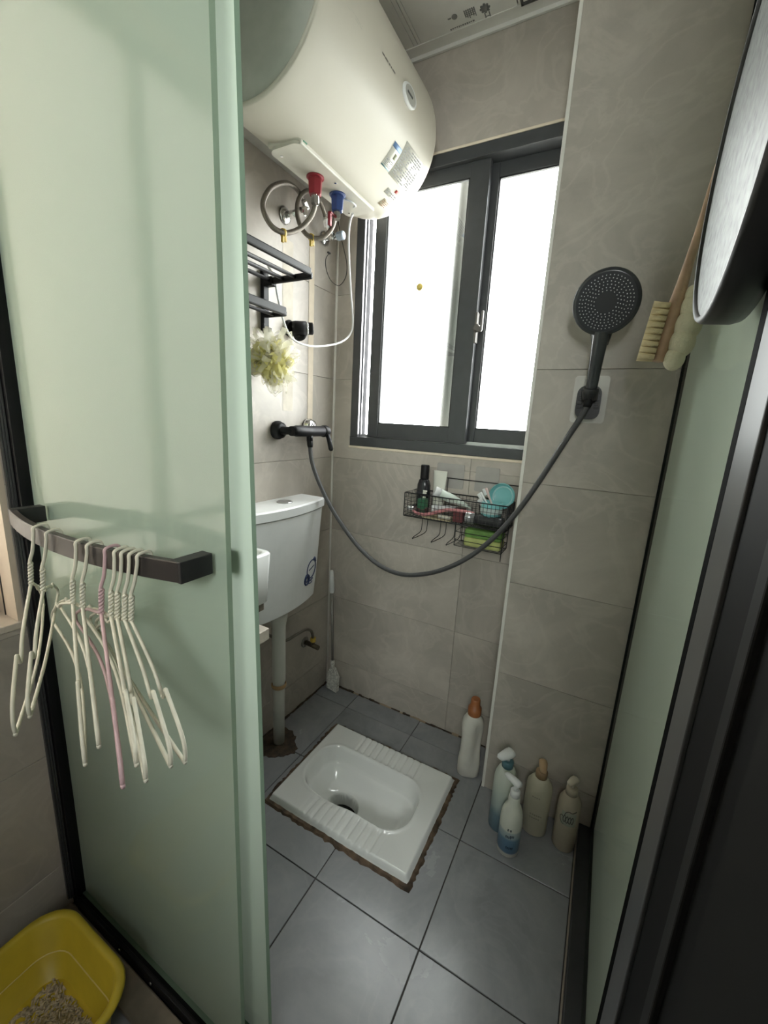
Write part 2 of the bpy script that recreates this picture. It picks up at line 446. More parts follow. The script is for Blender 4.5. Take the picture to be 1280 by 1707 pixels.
# drain pipe on the wall of the next house, seen through the left pane
dp = thing('drain_pipe', 'pale vertical drain pipe outside the left window pane', 'pipe', (.365, .30, .3))
bm = BM(); cyl(bm, (.365, .30, .3), (.365, .30, 3.4), .030, 24); ob('shaft', bm, M('outside_pvc', (.05, .052, .048), .5, var=.1, scale=8), dp)
bm = BM(); lathe(bm, [(.030, 0), (.036, .004), (.036, .06), (.030, .064)], 24, Matrix.Translation((.365, .30, 2.3))); ob('coupling', bm, MATS['outside_pvc'], dp)

# suction hook on the glass
sh = thing('suction_hook', 'tiny clear suction hook with yellow knob on the left window pane', 'hook', (.336, .022, 1.59))
bm = BM(); lathe(bm, [(.020, 0), (.017, .003), (.006, .006)], 20, along((0, -1, 0), (.343, .0235, 1.605))); ob('suction_cup', bm, translucent('clear_vinyl', (.75, .75, .7), .7, .35), sh)
bm = BM(); lathe(bm, [(.005, 0), (.012, .003), (.012, .007), (.006, .012)], 18, along((0, -1, 0), (.332, .021, 1.634))); ob('knob', bm, M('yellow_plastic', (.62, .48, .12), .4), sh)
bm = BM(); tube(bm, spline([(.343, .018, 1.612), (.343, .012, 1.60), (.342, .004, 1.587), (.339, -.002, 1.581), (.335, .002, 1.585), (.334, .006, 1.592)], 5), .0022, 6); ob('wire_hook', bm, CHROME, sh)

# unseen window added behind the camera as front fill light
w3 = thing('fill_window', kind='structure', loc=(1.46, -2.65, 1.52), label='added unseen rear window giving fill light')
bm = BM()
for a, b in (((1.03, -2.69, 1.52), (1.07, -2.63, 2.18)), ((1.85, -2.69, 1.52), (1.89, -2.63, 2.18)), ((1.44, -2.69, 1.52), (1.48, -2.63, 2.18)), ((1.03, -2.69, 1.52), (1.89, -2.63, 1.56)), ((1.03, -2.69, 2.14), (1.89, -2.63, 2.18))): bx(bm, a, b, .002)
ob('frame', bm, ALU, w3)
for a, b in ((1.068, 1.442), (1.478, 1.852)):
    bm = BM(); bx(bm, (a, -2.662, 1.558), (b, -2.658, 2.142)); ob('pane', bm, CLEAR, w3)

# ------------------------------------------------------------------ opening and window in the left wall of the dry area
w2 = thing('window_2', kind='structure', loc=(-.08, -1.36, .752), label='side window opening with cream reveal and wooden frame')
TAN = M('cream_painted_wood', (.66, .56, .45), .6, var=.08, scale=14)
SLABM = stone('pale_ledge_stone', (.52, .46, .39), (.68, .61, .53), (.75, .7, .62), .45, .3, 8)
bm = BM(); bx(bm, (-.16, -1.68, .742), (.004, -1.045, .757), .002); ob('window_sill', bm, SLABM, w2)
bm = BM(); bx(bm, (-.16, -1.055, .757), (.0, -1.045, 2.0)); bx(bm, (-.16, -1.68, .757), (0, -1.67, 2.0)); bx(bm, (-.16, -1.68, 1.99), (0, -1.045, 2.0)); ob('reveal', bm, TAN, w2)
bm = BM()
for y0, y1 in ((-1.085, -1.056), (-1.66, -1.63), (-1.375, -1.345)): bx(bm, (-.115, y0, .757), (-.075, y1, 1.99), .003)
bx(bm, (-.115, -1.66, .757), (-.075, -1.056, .79), .003); bx(bm, (-.115, -1.66, 1.955), (-.075, -1.056, 1.99), .003)
ob('frame', bm, TAN, w2)
bm = BM(); bx(bm, (-.118, -1.66, .872), (-.072, -1.056, .89)); ob('glazing_bar', bm, M('brown_wood', (.20, .15, .11), .6), w2)
bm = BM()
for x in (-.052, -.118): bx(bm, (x - .0015, -1.0565, .757), (x + .0015, -1.0548, 1.99))
ob('reveal_joint', bm, BLACKM, w2)
bm = BM(); bx(bm, (-.098, -1.64, .78), (-.094, -1.07, 1.96)); ob('pane', bm, frosted('milky_pane', (.50, .48, .44), (.6, .6, .58), .75), w2)

# ------------------------------------------------------------------ squat pan
def smooth(a, b, x):
    t = max(0, min(1, (x - a) / (b - a))); return t * t * (3 - 2 * t)
def sdbox(x, y, cx, cy, hx, hy, r):
    qx = abs(x - cx) - hx + r; qy = abs(y - cy) - hy + r
    return math.hypot(max(qx, 0), max(qy, 0)) + min(max(qx, qy), 0) - r
pan = thing('squat_toilet', 'white ceramic squat toilet pan with ribbed foot rests set in grey floor', 'squat toilet', (.446, -.397, 0))
PX0, PX1, PY0, PY1 = .205, .687, -.585, -.209
bm = BM(); nx, ny = 140, 112; G = []
for j in range(ny + 1):
    row = []
    for i in range(nx + 1):
        x = PX0 + (PX1 - PX0) * i / nx; y = PY0 + (PY1 - PY0) * j / ny
        so = -sdbox(x, y, (PX0 + PX1) / 2, (PY0 + PY1) / 2, (PX1 - PX0) / 2, (PY1 - PY0) / 2, .012)
        z = .021 - .018 * (1 - smooth(0, .009, so)) + .004 * smooth(.0, .1, .1 - so)
        sb = -sdbox(x, y, .43, -.398, .193, .099, .075)
        z += .002 * math.exp(-((sb + .004) / .006) ** 2)
        z -= .058 * smooth(-.001, .016, sb) + .03 * smooth(.012, .06, sb)
        dd = math.hypot((x - .372) / 1.15, y + .418)
        z -= .02 * smooth(.11, .05, dd) + .16 * smooth(.050, .040, dd)
        for (b0, b1) in ((-.578, -.503), (-.291, -.216)):
            if .318 < x < .588 and b0 - .004 < y < b1 + .004:
                m_ = smooth(.318, .324, x) * smooth(.588, .582, x) * smooth(b0 - .004, b0 + .003, y) * smooth(b1 + .004, b1 - .003, y)
                z -= .0045 * m_ * max(0, math.cos((x - .318) / .0245 * 2 * PI)) ** 2
        row.append(bm.verts.new((x, y, z)))
    G.append(row)
for j in range(ny):
    for i in range(nx):
        f = bm.faces.new((G[j][i], G[j][i + 1], G[j + 1][i + 1], G[j + 1][i])); f.smooth = True
ob('bowl', bm, CERAMIC, pan)
bm = BM(); lathe(bm, [(.046, -.135), (.046, -.130)], 28, Matrix.Translation((.372, -.418, 0)), 1.15, 1); ob('shaded_drain_water', bm, M('drain_shade', (.03, .03, .027), .2), pan, label='drain opening with its shade coloured dark')  # near-black disc colours in the shade of the deep drain hole
bm = BM(); ring = []
n = 160
for k in range(n):
    t = k / n * 4; s_ = int(t); q = t - s_
    cn = [(PX0, PY0), (PX1, PY0), (PX1, PY1), (PX0, PY1)]
    a, b = cn[s_], cn[(s_ + 1) % 4]
    p = Vector((a[0] + (b[0] - a[0]) * q, a[1] + (b[1] - a[1]) * q))
    d = (p - Vector(((PX0 + PX1) / 2, (PY0 + PY1) / 2)));
    nrm = [Vector((0, -1)), Vector((1, 0)), Vector((0, 1)), Vector((-1, 0))][s_]
    if q < .02: nrm = (nrm + [Vector((-1, 0)), Vector((0, -1)), Vector((1, 0)), Vector((0, 1))][s_]).normalized() * 1.3
    wob = random.uniform(.010, .0175) * (1.3 if s_ in (2, 3) else 1.0)
    o1 = p + nrm * wob; i1 = p - nrm * .006
    ring.append([bm.verts.new((i1.x, i1.y, .004)), bm.verts.new((p.x, p.y, .007 + random.uniform(-.001, .002))), bm.verts.new((p.x + nrm.x * wob * .6, p.y + nrm.y * wob * .6, .006 + random.uniform(-.002, .002))), bm.verts.new((o1.x, o1.y, -.002))])
for k in range(n):
    A, B = ring[k], ring[(k + 1) % n]
    for m_ in range(3): bm.faces.new((A[m_], B[m_], B[m_ + 1], A[m_ + 1]))
ob('sealant_border', bm, M('stained_mortar', (.10, .065, .04), .75, var=.7, scale=26, bump=.8, bscale=90), pan, label='brown stained mortar seam')

# broken floor patch around the flush pipe
bm = BM(); poly = []
base_ = [(.002, -.47), (.05, -.472), (.095, -.452), (.125, -.43), (.150, -.40), (.142, -.372), (.118, -.362), (.105, -.335), (.07, -.322), (.03, -.318), (.002, -.325)]
for a, b in zip(base_, base_[1:] + base_[:1]):
    for k in range(4): poly.append((max(.001, a[0] + (b[0] - a[0]) * k / 4 + random.uniform(-.003, .003)), a[1] + (b[1] - a[1]) * k / 4 + random.uniform(-.004, .004)))
prism(bm, poly, 'z', -.002, .0025); ob('mortar_patch', bm, BROWN, label='dark brown dirty mortar patch on the floor around the flush pipe foot', cat='mortar')

# ------------------------------------------------------------------ water heater
HA, HH, HR = .215, 2.002, .19
wh = thing('water_heater', 'cream horizontal drum water heater hung high on the left wall', 'water heater', (.215, -.35, 1.80))
Ym = Matrix.Translation((HA, 0, HH)) @ Matrix.Rotation(-PI / 2, 4, 'X')    # local z -> +y
def YM(y): return Ym @ Matrix.Translation((0, 0, y))
bm = BM()
prof = [(.176, -.622), (.183, -.632), (.189, -.632), (.19, -.626), (.19, -.60), (.19, -.115)]
for k in range(1, 11):
    a = PI / 2 * k / 10; prof.append((.11 + .08 * math.cos(a), -.115 + .085 * math.sin(a)))
prof += [(.06, -.027), (.005, -.025)]
lathe(bm, prof, 72, YM(0), capb=False)
bmesh.ops.transform(bm, matrix=Matrix(), verts=bm.verts)
ob('tank_shell', bm, ENAMEL, wh)
bm = BM(); lathe(bm, [(.179, -.614), (.176, -.622), (.12, -.627), (.02, -.629)], 64, YM(0)); ob('end_cap', bm, CAPGREY, wh)
bm = BM(); bx(bm, (.001, -.56, 1.9), (.045, -.1, 2.12), .004); ob('mounting_plate', bm, M('grey_steel', (.5, .49, .46), .45, metal=.3), wh)
bm = BM(); prism(bm, rrect(.146, -.505, .24, -.15, .02), 'z', 1.8055, 1.845)
bx(bm, (.145, -.507, 1.812), (.243, -.494, 1.85), .005)
bx(bm, (.236, -.5, 1.805), (.2435, -.155, 1.825), .003)
cv = ob('bottom_cover', bm, M('cover_cream', (.62, .60, .53), .45), wh)
for p in ((.165, -.478), (.222, -.33), (.165, -.175)):
    bm = BM(); lathe(bm, [(.0035, 1.8038), (.0035, 1.806)], 10, Matrix.Translation((p[0], p[1], 0))); ob('screw', bm, CHROME, cv)
bm = BM(); bx(bm, (.2405, -.492, 1.812), (.2450, -.478, 1.826), .001); ob('pilot_lamp', bm, M('green_lens', (.03, .22, .12), .2), cv)
RED = M('red_plastic', (.27, .02, .032), .4); BLUE = M('blue_plastic', (.03, .065, .22), .4)
def inlet(name, p, mat):
    bm = BM()
    T = Matrix.Translation(p)
    lathe(bm, [(.0235, 0), (.0235, -.004), (.0195, -.006), (.0195, -.008)], 24, T)
    lathe(bm, [(.0195, -.004), (.0175, -.042), (.0155, -.044)], 6, T)
    for f in bm.faces: f.smooth = len(f.verts) == 4 and False
    c = ob(name, bm, mat, wh)
    bm = BM(); lathe(bm, [(.0105, -.040), (.0105, -.064)], 6, T); ob('hex_nut', bm, CHROME, c, smooth=False)
inlet('hot_outlet_collar', (.187, -.373, 1.807), RED)
inlet('cold_inlet_collar', (.192, -.277, 1.807), BLUE)
bm = BM(); tube(bm, spline([(.20, -.252, 1.803), (.215, -.24, 1.800), (.214, -.215, 1.800), (.20, -.205, 1.803)], 6), .0025, 8); ob('cover_grip', bm, PLASTW, cv)
def patch(name, y0, y1, a0, a1, dr, mat, parent=wh, label=None, n=10):
    bm = BM(); A = []
    for k in range(n + 1):
        a = math.radians(a0 + (a1 - a0) * k / n); R = HR + dr
        A.append([bm.verts.new((HA + R * math.cos(a), y, HH + R * math.sin(a))) for y in (y0, y1)])
    for p, q in zip(A, A[1:]): bm.faces.new((p[0], p[1], q[1], q[0])).smooth = True
    ret = bmesh.ops.extrude_face_region(bm, geom=list(bm.faces))
    c = Vector((HA, 0, HH))
    for v in [g for g in ret['geom'] if isinstance(g, bmesh.types.BMVert)]:
        d = Vector((v.co.x - HA, 0, v.co.z - HH)).normalized(); v.co -= d * (dr + .001)
    return ob(name, bm, mat, parent, label=label)
PAPER = M('label_paper', (.80, .78, .70), .5, var=.02)
def ink_rows(name, parent, y0, y1, a0, a1, rows, mat, fill=.8, dr=.0016):
    bm = BM()
    for k in range(rows):
        am = a0 + (a1 - a0) * (k + .5) / rows; h = abs(a1 - a0) / rows * .28
        y = y0
        while y < y1 - .003:
            wd = min(random.uniform(.004, .018), y1 - y)
            if random.random() < fill:
                vs4 = []
                for yy, aa in ((y, am - h), (y + wd, am - h), (y + wd, am + h), (y, am + h)):
                    a = math.radians(aa); vs4.append(bm.verts.new((HA + (HR + dr) * math.cos(a), yy, HH + (HR + dr) * math.sin(a))))
                bm.faces.new(vs4)
            y += wd + .0022
    return ob(name, bm, mat, parent)
INKG = M('label_grey_ink', (.25, .25, .24), .6)
lb = patch('rating_label', -.236, -.126, -27, -52.5, .0008, PAPER, label='white printed rating label')
ink_rows('small_print', lb, -.232, -.130, -28.5, -51.5, 13, INKG, .85)
en = patch('energy_label', -.281, -.239, -34, -52, .0008, PAPER, label='energy label with blue header')
patch('blue_header', -.2805, -.2395, -34.2, -37.5, .0014, M('label_blue', (.16, .28, .50), .5), en, n=3)
patch('blue_footer', -.2805, -.2395, -51, -51.9, .0014, M('label_teal', (.12, .25, .28), .5), en, n=2)
ink_rows('small_print', en, -.277, -.243, -45, -50.5, 5, INKG, .9)
patch('print_square', -.256, -.243, -39.5, -43.5, .0014, M('label_olive', (.33, .34, .24), .6), en, n=3)
sl = patch('paper_sticker', -.197, -.137, -59.5, -64.5, .0008, PAPER, n=4)
ink_rows('small_print', sl, -.193, -.141, -60.2, -64, 2, INKG, .8)
patch('red_seal_dot', -.164, -.150, -56, -58.5, .0012, M('label_red', (.55, .08, .07), .5), n=3)
st = patch('stamped_sticker', -.172, -.136, -68, -75.5, .0008, M('label_cream', (.74, .66, .50), .5), n=5)
ink_rows('small_print', st, -.170, -.138, -68.5, -75, 4, M('label_brown_ink', (.30, .17, .08), .6), .8)
bm = BM()
ink_rows('brand_lettering', wh, -.418, -.352, -4.4, -6.3, 1, M('lettering_grey', (.16, .15, .13), .5), 1.0, .0006)
ink_rows('brand_lettering', wh, -.552, -.50, -8, -10.3, 2, M('faint_lettering', (.55, .53, .46), .5), .8, .0006)
def on_tank(y, a, dr=0):
    a = math.radians(a); return Vector((HA + (HR + dr) * math.cos(a), y, HH + (HR + dr) * math.sin(a)))
gn = Vector((math.cos(math.radians(-5)), 0, math.sin(math.radians(-5))))
T = Matrix.Translation(on_tank(-.278, -5)) @ Matrix(((0, 0, gn.x, 0), (1, 0, 0, 0), (0, 1, gn.z, 0), (0, 0, 0, 1)))
bm = BM(); lathe(bm, [(.036, -.004), (.036, .003), (.033, .006), (.029, .005)], 36, T, 1, .62); dl = ob('gauge_bezel', bm, PLASTW, wh)
bm = BM(); lathe(bm, [(.029, .0035), (.029, .0055)], 36, T, 1, .62); ob('gauge_face', bm, M('gauge_grey', (.45, .45, .42), .25), dl)
bm = BM(); bx(bm, (-.018, -.002, .0055), (.010, .002, .0068)); bmesh.ops.transform(bm, matrix=T, verts=bm.verts); ob('gauge_needle', bm, INKD, dl)

# braided hoses and angle valves under the heater
hot = [(.187, -.373, 1.765)] + [at_x(u, v, x) for u, v, x in ((526, 338, .180), (519, 360, .165), (501, 380, .14), (478, 388, .12), (456, 380, .105), (441, 357, .09), (439, 335, .08), (452, 313, .07), (474, 305, .06), (491, 312, .052), (503, 328, .048), (511, 346, .045))]
cold = [(.192, -.277, 1.752)] + [at_x(u, v, x) for u, v, x in ((560, 357, .18), (553, 380, .165), (537, 396, .14), (515, 394, .11), (500, 375, .085), (495, 350, .07), (500, 328, .062), (514, 318, .055), (529, 328, .05), (540, 352, .045), (544, 376, .042))]
for nm, pts, lab in (('hot_hose', hot, 'looped grey braided hose hanging from the red heater outlet'), ('cold_hose', cold, 'looped grey braided hose hanging from the blue heater inlet')):
    t = thing(nm, lab, 'hose', pts[0], group='braided heater hoses')
    bm = BM(); tube(bm, spline(pts, 6), .0068, 10); ob('braid', bm, BRAID, t)
    for p, q in ((Vector(pts[0]), Vector(pts[1])), (Vector(pts[-1]), Vector(pts[-2]))):
        d = (q - p).normalized(); bm = BM(); lathe(bm, [(.0095, -.004), (.0095, .018), (.0075, .024)], 6, along(d, p)); ob('end_nut', bm, CHROME, t, smooth=False)
def angle_valve(lab, p, out, hmat, hname='handle', grp='angle valves below the heater'):
    p = Vector(p); t = thing('angle_valve', lab, 'valve', p, group=grp)
    bm = BM(); lathe(bm, [(.024, 0), (.024, .003), (.018, .007), (.011, .009)], 24, along((1, 0, 0), p)); ob('wall_flange', bm, CHROME, t)
    bm = BM(); cyl(bm, p + Vector((.004, 0, 0)), p + Vector((.055, 0, 0)), .0105, 16); o = Vector(out)
    cyl(bm, p + Vector((.042, 0, 0)), p + Vector((.042, 0, 0)) + (o - p - Vector((.042, 0, 0))), .0085, 14); ob('body', bm, CHROME, t)
    bm = BM(); lathe(bm, [(.013, .055), (.014, .06), (.014, .078), (.011, .081)], 10, along((1, 0, 0), p)); ob(hname, bm, hmat, t, smooth=False)
    return t
angle_valve('chrome angle valve on the wall behind the larger hose loop', at_x(475, 360, .001), hot[-1], CHROME)
angle_valve('chrome angle valve near the wall corner below the blue inlet', at_x(541, 398, .001), cold[-1], M('pale_blue_plastic', (.45, .55, .66), .3))
YEL = M('yellow_tie', (.52, .36, .06), .5, var=.2)
for c, x, lab in (((472, 388), .118, 'yellow tag clipped round the larger hose loop'), ((519, 396), .115, 'yellow tag clipped round the smaller hose loop')):
    p = at_x(*c, x); bm = BM()
    lathe(bm, [(.0085, -.004), (.0105, -.003), (.0105, .003), (.0085, .004)], 14, along((0, 1, .3), p), capb=False, capt=False)
    bx(bm, p + Vector((-.004, -.006, -.024)), p + Vector((.004, .002, -.006)), .002); bx(bm, p + Vector((-.003, .004, -.020)), p + Vector((.003, .012, -.006)), .002)
    ob('yellow_tag', bm, YEL, label=lab, cat='tag', group='yellow hose tags')
p = at_x(550, 362, .185); bm = BM(); bx(bm, p + Vector((-.004, -.006, -.022)), p + Vector((.004, .005, .014)), .002); bx(bm, p + Vector((-.003, -.004, .008)), p + Vector((.006, .016, .014)), .002)
ob('valve_lever', bm, RED, label='small red lever on the blue inlet of the heater', cat='lever')

# power cable and thin sensor wire
pts = [at_x(u, v, x) for u, v, x in ((588, 356, .19), (583, 372, .16), (581, 400, .13), (582, 440, .115), (585, 490, .10), (588, 530, .095), (586, 552, .09), (574, 567, .085), (552, 575, .08), (520, 577, .075), (495, 570, .07), (481, 556, .065), (471, 530, .06), (464, 500, .05), (458, 470, .035), (452, 452, .025), (447, 445, .012))]
bm = BM(); tube(bm, spline(pts, 8), .0033, 10); ob('power_cable', bm, PLASTW, label='white power cable looping below the water heater', cat='cable')
pts = [at_x(u, v, .02) for u, v in ((563, 352), (566, 385), (573, 415), (578, 440), (576, 462), (565, 476), (552, 468), (544, 450), (543, 432), (549, 422))]
for k_ in range(6): pts[k_] = at_y(*((563, 352), (566, 385), (573, 415), (578, 440), (576, 462), (565, 476))[k_], -.012)
bm = BM(); tube(bm, spline(pts, 6), .0013, 6); e = pts[-1]
bx(bm, e + Vector((-.004, -.008, -.002)), e + Vector((.002, .006, .003)), .001)
ob('sensor_wire', bm, BLACKM, label='thin dark wire hanging in a loop in the wall corner', cat='wire')

# ------------------------------------------------------------------ towel rack
rk = thing('towel_rack', 'black metal two-tier towel rack on the left wall under the heater', 'towel rack', (.09, -.64, 1.47))
RY0, RY1 = -.90, -.378
def flatbar(bm, a, b, w_, h_):
    a = Vector(a); b = Vector(b); d = b - a
    bx(bm, (-w_ / 2, -h_ / 2, 0), (w_ / 2, h_ / 2, d.length), .002, rot=None)
for i, x in enumerate((.178, .126, .082, .035)):
    bm = BM()
    if i == 0: bx(bm, (x - .006, RY0, 1.566), (x + .006, RY1, 1.586), .004)
    else: tube(bm, [(x, RY0, 1.568), (x, RY1, 1.568)], .0055, 10)
    ob('rail', bm, BLACK, rk)
for y in (RY0, RY1):
    bm = BM(); bx(bm, (.02, y - .006, 1.558), (.184, y + .006, 1.576), .004); ob('end_bar', bm, BLACK, rk)
    bm = BM(); bx(bm, (.001, y - .012, 1.43), (.014, y + .012, 1.60), .003); bx(bm, (.012, y - .011, 1.553), (.045, y + .011, 1.578), .003)
    bx(bm, (.012, y - .006, 1.468), (.09, y + .006, 1.482), .003); ob('bracket', bm, BLACK, rk)
bm = BM(); bx(bm, (.082, RY0, 1.468), (.094, RY1, 1.492), .004); ob('lower_rail', bm, BLACK, rk)
bm = BM(); tube(bm, [(.045, RY0, 1.474), (.045, RY1, 1.474)], .005, 10); ob('lower_rail', bm, BLACK, rk)
bm = BM(); y = RY1 - .012
tube(bm, spline([(.012, y, 1.45), (.014, y, 1.43), (.02, y, 1.42), (.028, y + .004, 1.424), (.031, y + .008, 1.432)], 5), .0035, 8); bx(bm, (.026, y + .0, 1.426), (.036, y + .012, 1.438), .002); ob('hook', bm, BLACK, rk)

# bath pouf
POUF = translucent('pouf_netting', (.66, .62, .28), .5, .6); POUF2 = translucent('pouf_netting_pale', (.70, .68, .54), .5, .45)
pf = thing('bath_pouf', 'pale yellow mesh bath pouf hanging from the towel rack', 'bath pouf', (.075, -.425, 1.24))
for nm, mt, cnt, R0, R1 in (('netting_core', POUF, 190, .03, .076), ('netting_frill', POUF2, 130, .05, .106)):
    bm = BM()
    for k in range(cnt):
        d = Vector((random.gauss(0, .6), random.gauss(0, 1), random.gauss(0, .95))).normalized()
        sdv = d.orthogonal().normalized(); sdv = Matrix.Rotation(random.uniform(0, 6.28), 3, d) @ sdv; t3 = d.cross(sdv)
        R = random.uniform(R0, R1); wd = random.uniform(.008, .017); base = Vector((.078, -.425, 1.335)); rows = []
        for i in range(7):
            s_ = i / 6; ang = s_ * PI
            q = base + d * (R * (.25 + .75 * math.sin(ang))) + sdv * (wd * 1.3 * math.cos(ang)) + t3 * (.006 * math.sin(5 * s_ + k))
            q.x = max(q.x, .012)
            rows.append([bm.verts.new(q + t3 * (wd * .5 * e + .003 * math.sin(9 * s_ + k + e))) for e in (-1, -.3, .3, 1)])
        for A, B in zip(rows, rows[1:]):
            for j in range(3): bm.faces.new((A[j], A[j + 1], B[j + 1], B[j])).smooth = True
    ob(nm, bm, mt, pf)
bm = BM()
for s in (-1, 1): tube(bm, spline([(.03, RY1 - .010, 1.424), (.045, -.405 + s * .010, 1.40), (.06, -.418 + s * .014, 1.37), (.07, -.423, 1.345)], 6), .0012, 6)
ob('hanging_cord', bm, PLASTW, pf)

# spare shower bracket on the left wall
sb = thing('shower_bracket', 'empty black shower bracket with chrome ring on the left wall', 'bracket', (.03, -.255, 1.44))
c = Vector((.0, -.262, 1.462)); d = Vector((.75, .62, .06)).normalized()
bm = BM(); lathe(bm, [(.026, .0), (.026, .006), (.021, .012)], 24, along((1, 0, 0), c)); ob('wall_plate', bm, BLACK, sb)
bm = BM(); c2 = Vector((.012, -.26, 1.463)); lathe(bm, [(.021, 0), (.023, .012), (.022, .046)], 24, along(d, c2))
tube(bm, spline([c2 + d * .01 + Vector((0, 0, -.012)), c2 + d * .016 + Vector((0, 0, -.030)), c2 + d * .034 + Vector((0, 0, -.028)), c2 + d * .042 + Vector((0, 0, -.012))], 6), .008, 10); ob('body', bm, BLACK, sb)
bm = BM(); lathe(bm, [(.0205, .046), (.0205, .052)], 24, along(d, c2)); ob('chrome_ring', bm, CHROME, sb)
bm = BM(); lathe(bm, [(.019, .052), (.019, .066), (.014, .069)], 24, along(d, c2)); ob('end_knob', bm, BLACK, sb)

# ------------------------------------------------------------------ shower mixer
mx = thing('shower_mixer', 'black single-lever shower mixer tap on the left wall', 'tap', (.04, -.24, 1.10))
FZ = 1.135
for yy, mt in ((-.322, BLACK), (-.162, CHROME)):
    bm = BM(); lathe(bm, [(.030, 0), (.030, .010), (.026, .013), (.026, .022), (.016, .026)], 28, along((1, 0, 0), (0.001, yy, FZ + (.012 if mt is CHROME else 0)))); ob('wall_flange', bm, mt, mx)
    bm = BM(); tube(bm, spline([(.018, yy, FZ + (.010 if mt is CHROME else 0)), (.038, yy, FZ), (.058, yy + (.02 if yy < -.2 else -.01), FZ)], 5), .013, 12); ob('eccentric', bm, mt, mx)
bm = BM(); tube(bm, [(.06, -.318, FZ), (.06, -.300, FZ), (.06, -.295, FZ), (.06, -.15, FZ)], [.016, .0165, .0185, .0185], 24); ob('body', bm, BLACK, mx)
bm = BM(); tube(bm, [(.06, -.152, FZ), (.06, -.146, FZ), (.06, -.128, FZ), (.06, -.118, FZ)], [.0185, .021, .021, .016], 24)
kn = ob('lever_cap', bm, BLACK, mx)
bm = BM(); tube(bm, [(.068, -.134, FZ - .004), (.082, -.138, FZ - .03), (.094, -.142, FZ - .062), (.096, -.143, FZ - .068)], [.008, .0085, .0085, .005], 12); ob('lever', bm, BLACK, kn)
bm = BM(); cyl(bm, (.06, -.222, FZ - .012), (.06, -.222, FZ - .034), .011, 16); ob('hose_outlet', bm, BLACK, mx)

# hand shower, its holder and the long hose
hp = [Vector((.06, -.222, FZ - .032))]
for u, v, y in ((519, 765, -.225), (528, 795, -.228), (545, 833, -.232), (568, 872, -.238), (598, 912, -.245), (632, 942, -.25), (668, 957, -.255), (706, 957, -.258), (745, 947, -.258), (784, 927, -.255), (822, 897, -.25), (858, 858, -.245), (892, 812, -.24), (926, 760, -.235), (952, 720, -.23), (968, 696, -.228), (978, 678, -.226), (983, 662, -.226)):
    hp.append(at_y(u, v, y))
hs_ = thing('shower_hose', 'long dark grey shower hose sagging between mixer tap and hand shower', 'hose', hp[8])
bm = BM(); tube(bm, spline(hp, 8), .0072, 12); ob('hose_tube', bm, HOSE, hs_)
for a, b in ((0, 1), (-1, -2)):
    d = (hp[b] - hp[a]).normalized(); bm = BM(); lathe(bm, [(.0095, -.008), (.0105, .0), (.0105, .016), (.0085, .024)], 14, along(d, hp[a])); ob('end_nut', bm, BLACK, hs_)

hd = thing('shower_holder', 'black adhesive shower holder on a clear pad on the pier', 'holder', (.916, -.19, 1.205))
bm = BM(); prism(bm, rrect(.877, 1.206, .957, 1.322, .008), 'y', PIER_Y - .0022, PIER_Y); ob('adhesive_pad', bm, M('pale_pad', (.64, .62, .58), .25), hd)
bm = BM(); prism(bm, rrect(.889, 1.215, .944, 1.296, .020), 'y', PIER_Y - .030, PIER_Y - .002)
for k in range(5): bx(bm, (.892, PIER_Y - .032, 1.24 + .009 * k), (.903, PIER_Y - .028, 1.245 + .009 * k), .001); bx(bm, (.930, PIER_Y - .032, 1.24 + .009 * k), (.941, PIER_Y - .028, 1.245 + .009 * k), .001)
ob('clamp_body', bm, M('black_abs', (.022, .022, .024), .28), hd)
bm = BM(); 
base = at_y(984, 655, -.222)
hdir = Vector((.012, -.30, 1)).normalized()
lathe(bm, [(.0175, -.016), (.019, .008), (.0175, .012)], 22, along(hdir, base)); ob('cradle', bm, MATS['black_abs'], hd)

sw = thing('hand_shower', 'dark grey round hand shower with pale nozzles clipped to the pier', 'shower head', base)
HEADC = at_y(1010, 504, -.285)
P0 = base + hdir * -.012
bm = BM(); pts = spline([P0, base + Vector((.002, -.015, .05)), base + Vector((.004, -.032, .095)), HEADC + Vector((-.001, .022, -.055))], 8)
tube(bm, pts, [.0125 + .0055 * (k / (len(pts) - 1)) for k in range(len(pts))], 18); ob('handle', bm, M('shower_dark_grey', (.045, .048, .052), .24), sw)
fn = (Vector((0, -1, -.28)) + (CAM - HEADC).normalized() * .55).normalized()
TH = Matrix.Translation(HEADC) @ fn.to_track_quat('Z', 'Y').to_matrix().to_4x4()
bm = BM(); lathe(bm, [(.02, -.030), (.045, -.024), (.063, -.010), (.068, .0), (.066, .005), (.060, .0065)], 48, TH)
lathe(bm, [(.02, .001), (.021, .004)], 8, TH)
# neck webbing between head and handle
d_ = (pts[-1] - HEADC).normalized()
bm2 = BM(); tube(bm2, [HEADC + d_ * .030 - fn * .022, HEADC + d_ * .056 - fn * .017, HEADC + d_ * .074 - fn * .014, HEADC + d_ * .09 - fn * .014], [.020, .0245, .0215, .018], 18); merge(bm, bm2)
hdo = ob('head', bm, MATS['shower_dark_grey'], sw)
bm = BM(); lathe(bm, [(.060, .0055), (.060, .0075)], 48, TH); ob('face_plate', bm, M('shower_face', (.028, .031, .036), .35), hdo)
bm = BM(); lathe(bm, [(.020, .0075), (.020, .0082)], 32, TH); ob('face_centre', bm, M('shower_face_centre', (.034, .036, .04), .3), hdo)
bm = BM()
for rr, n in ((.0235, 18), (.029, 24), (.035, 28), (.041, 34), (.047, 40), (.053, 44)):
    for k in range(n):
        a = 2 * PI * k / n + rr * 40
        lathe(bm, [(.0013, .0072), (.0010, .0088)], 5, TH @ Matrix.Translation((rr * math.cos(a), rr * math.sin(a), 0)))
ob('nozzles', bm, M('silicone_grey', (.62, .63, .64), .5), hdo, kind='stuff')
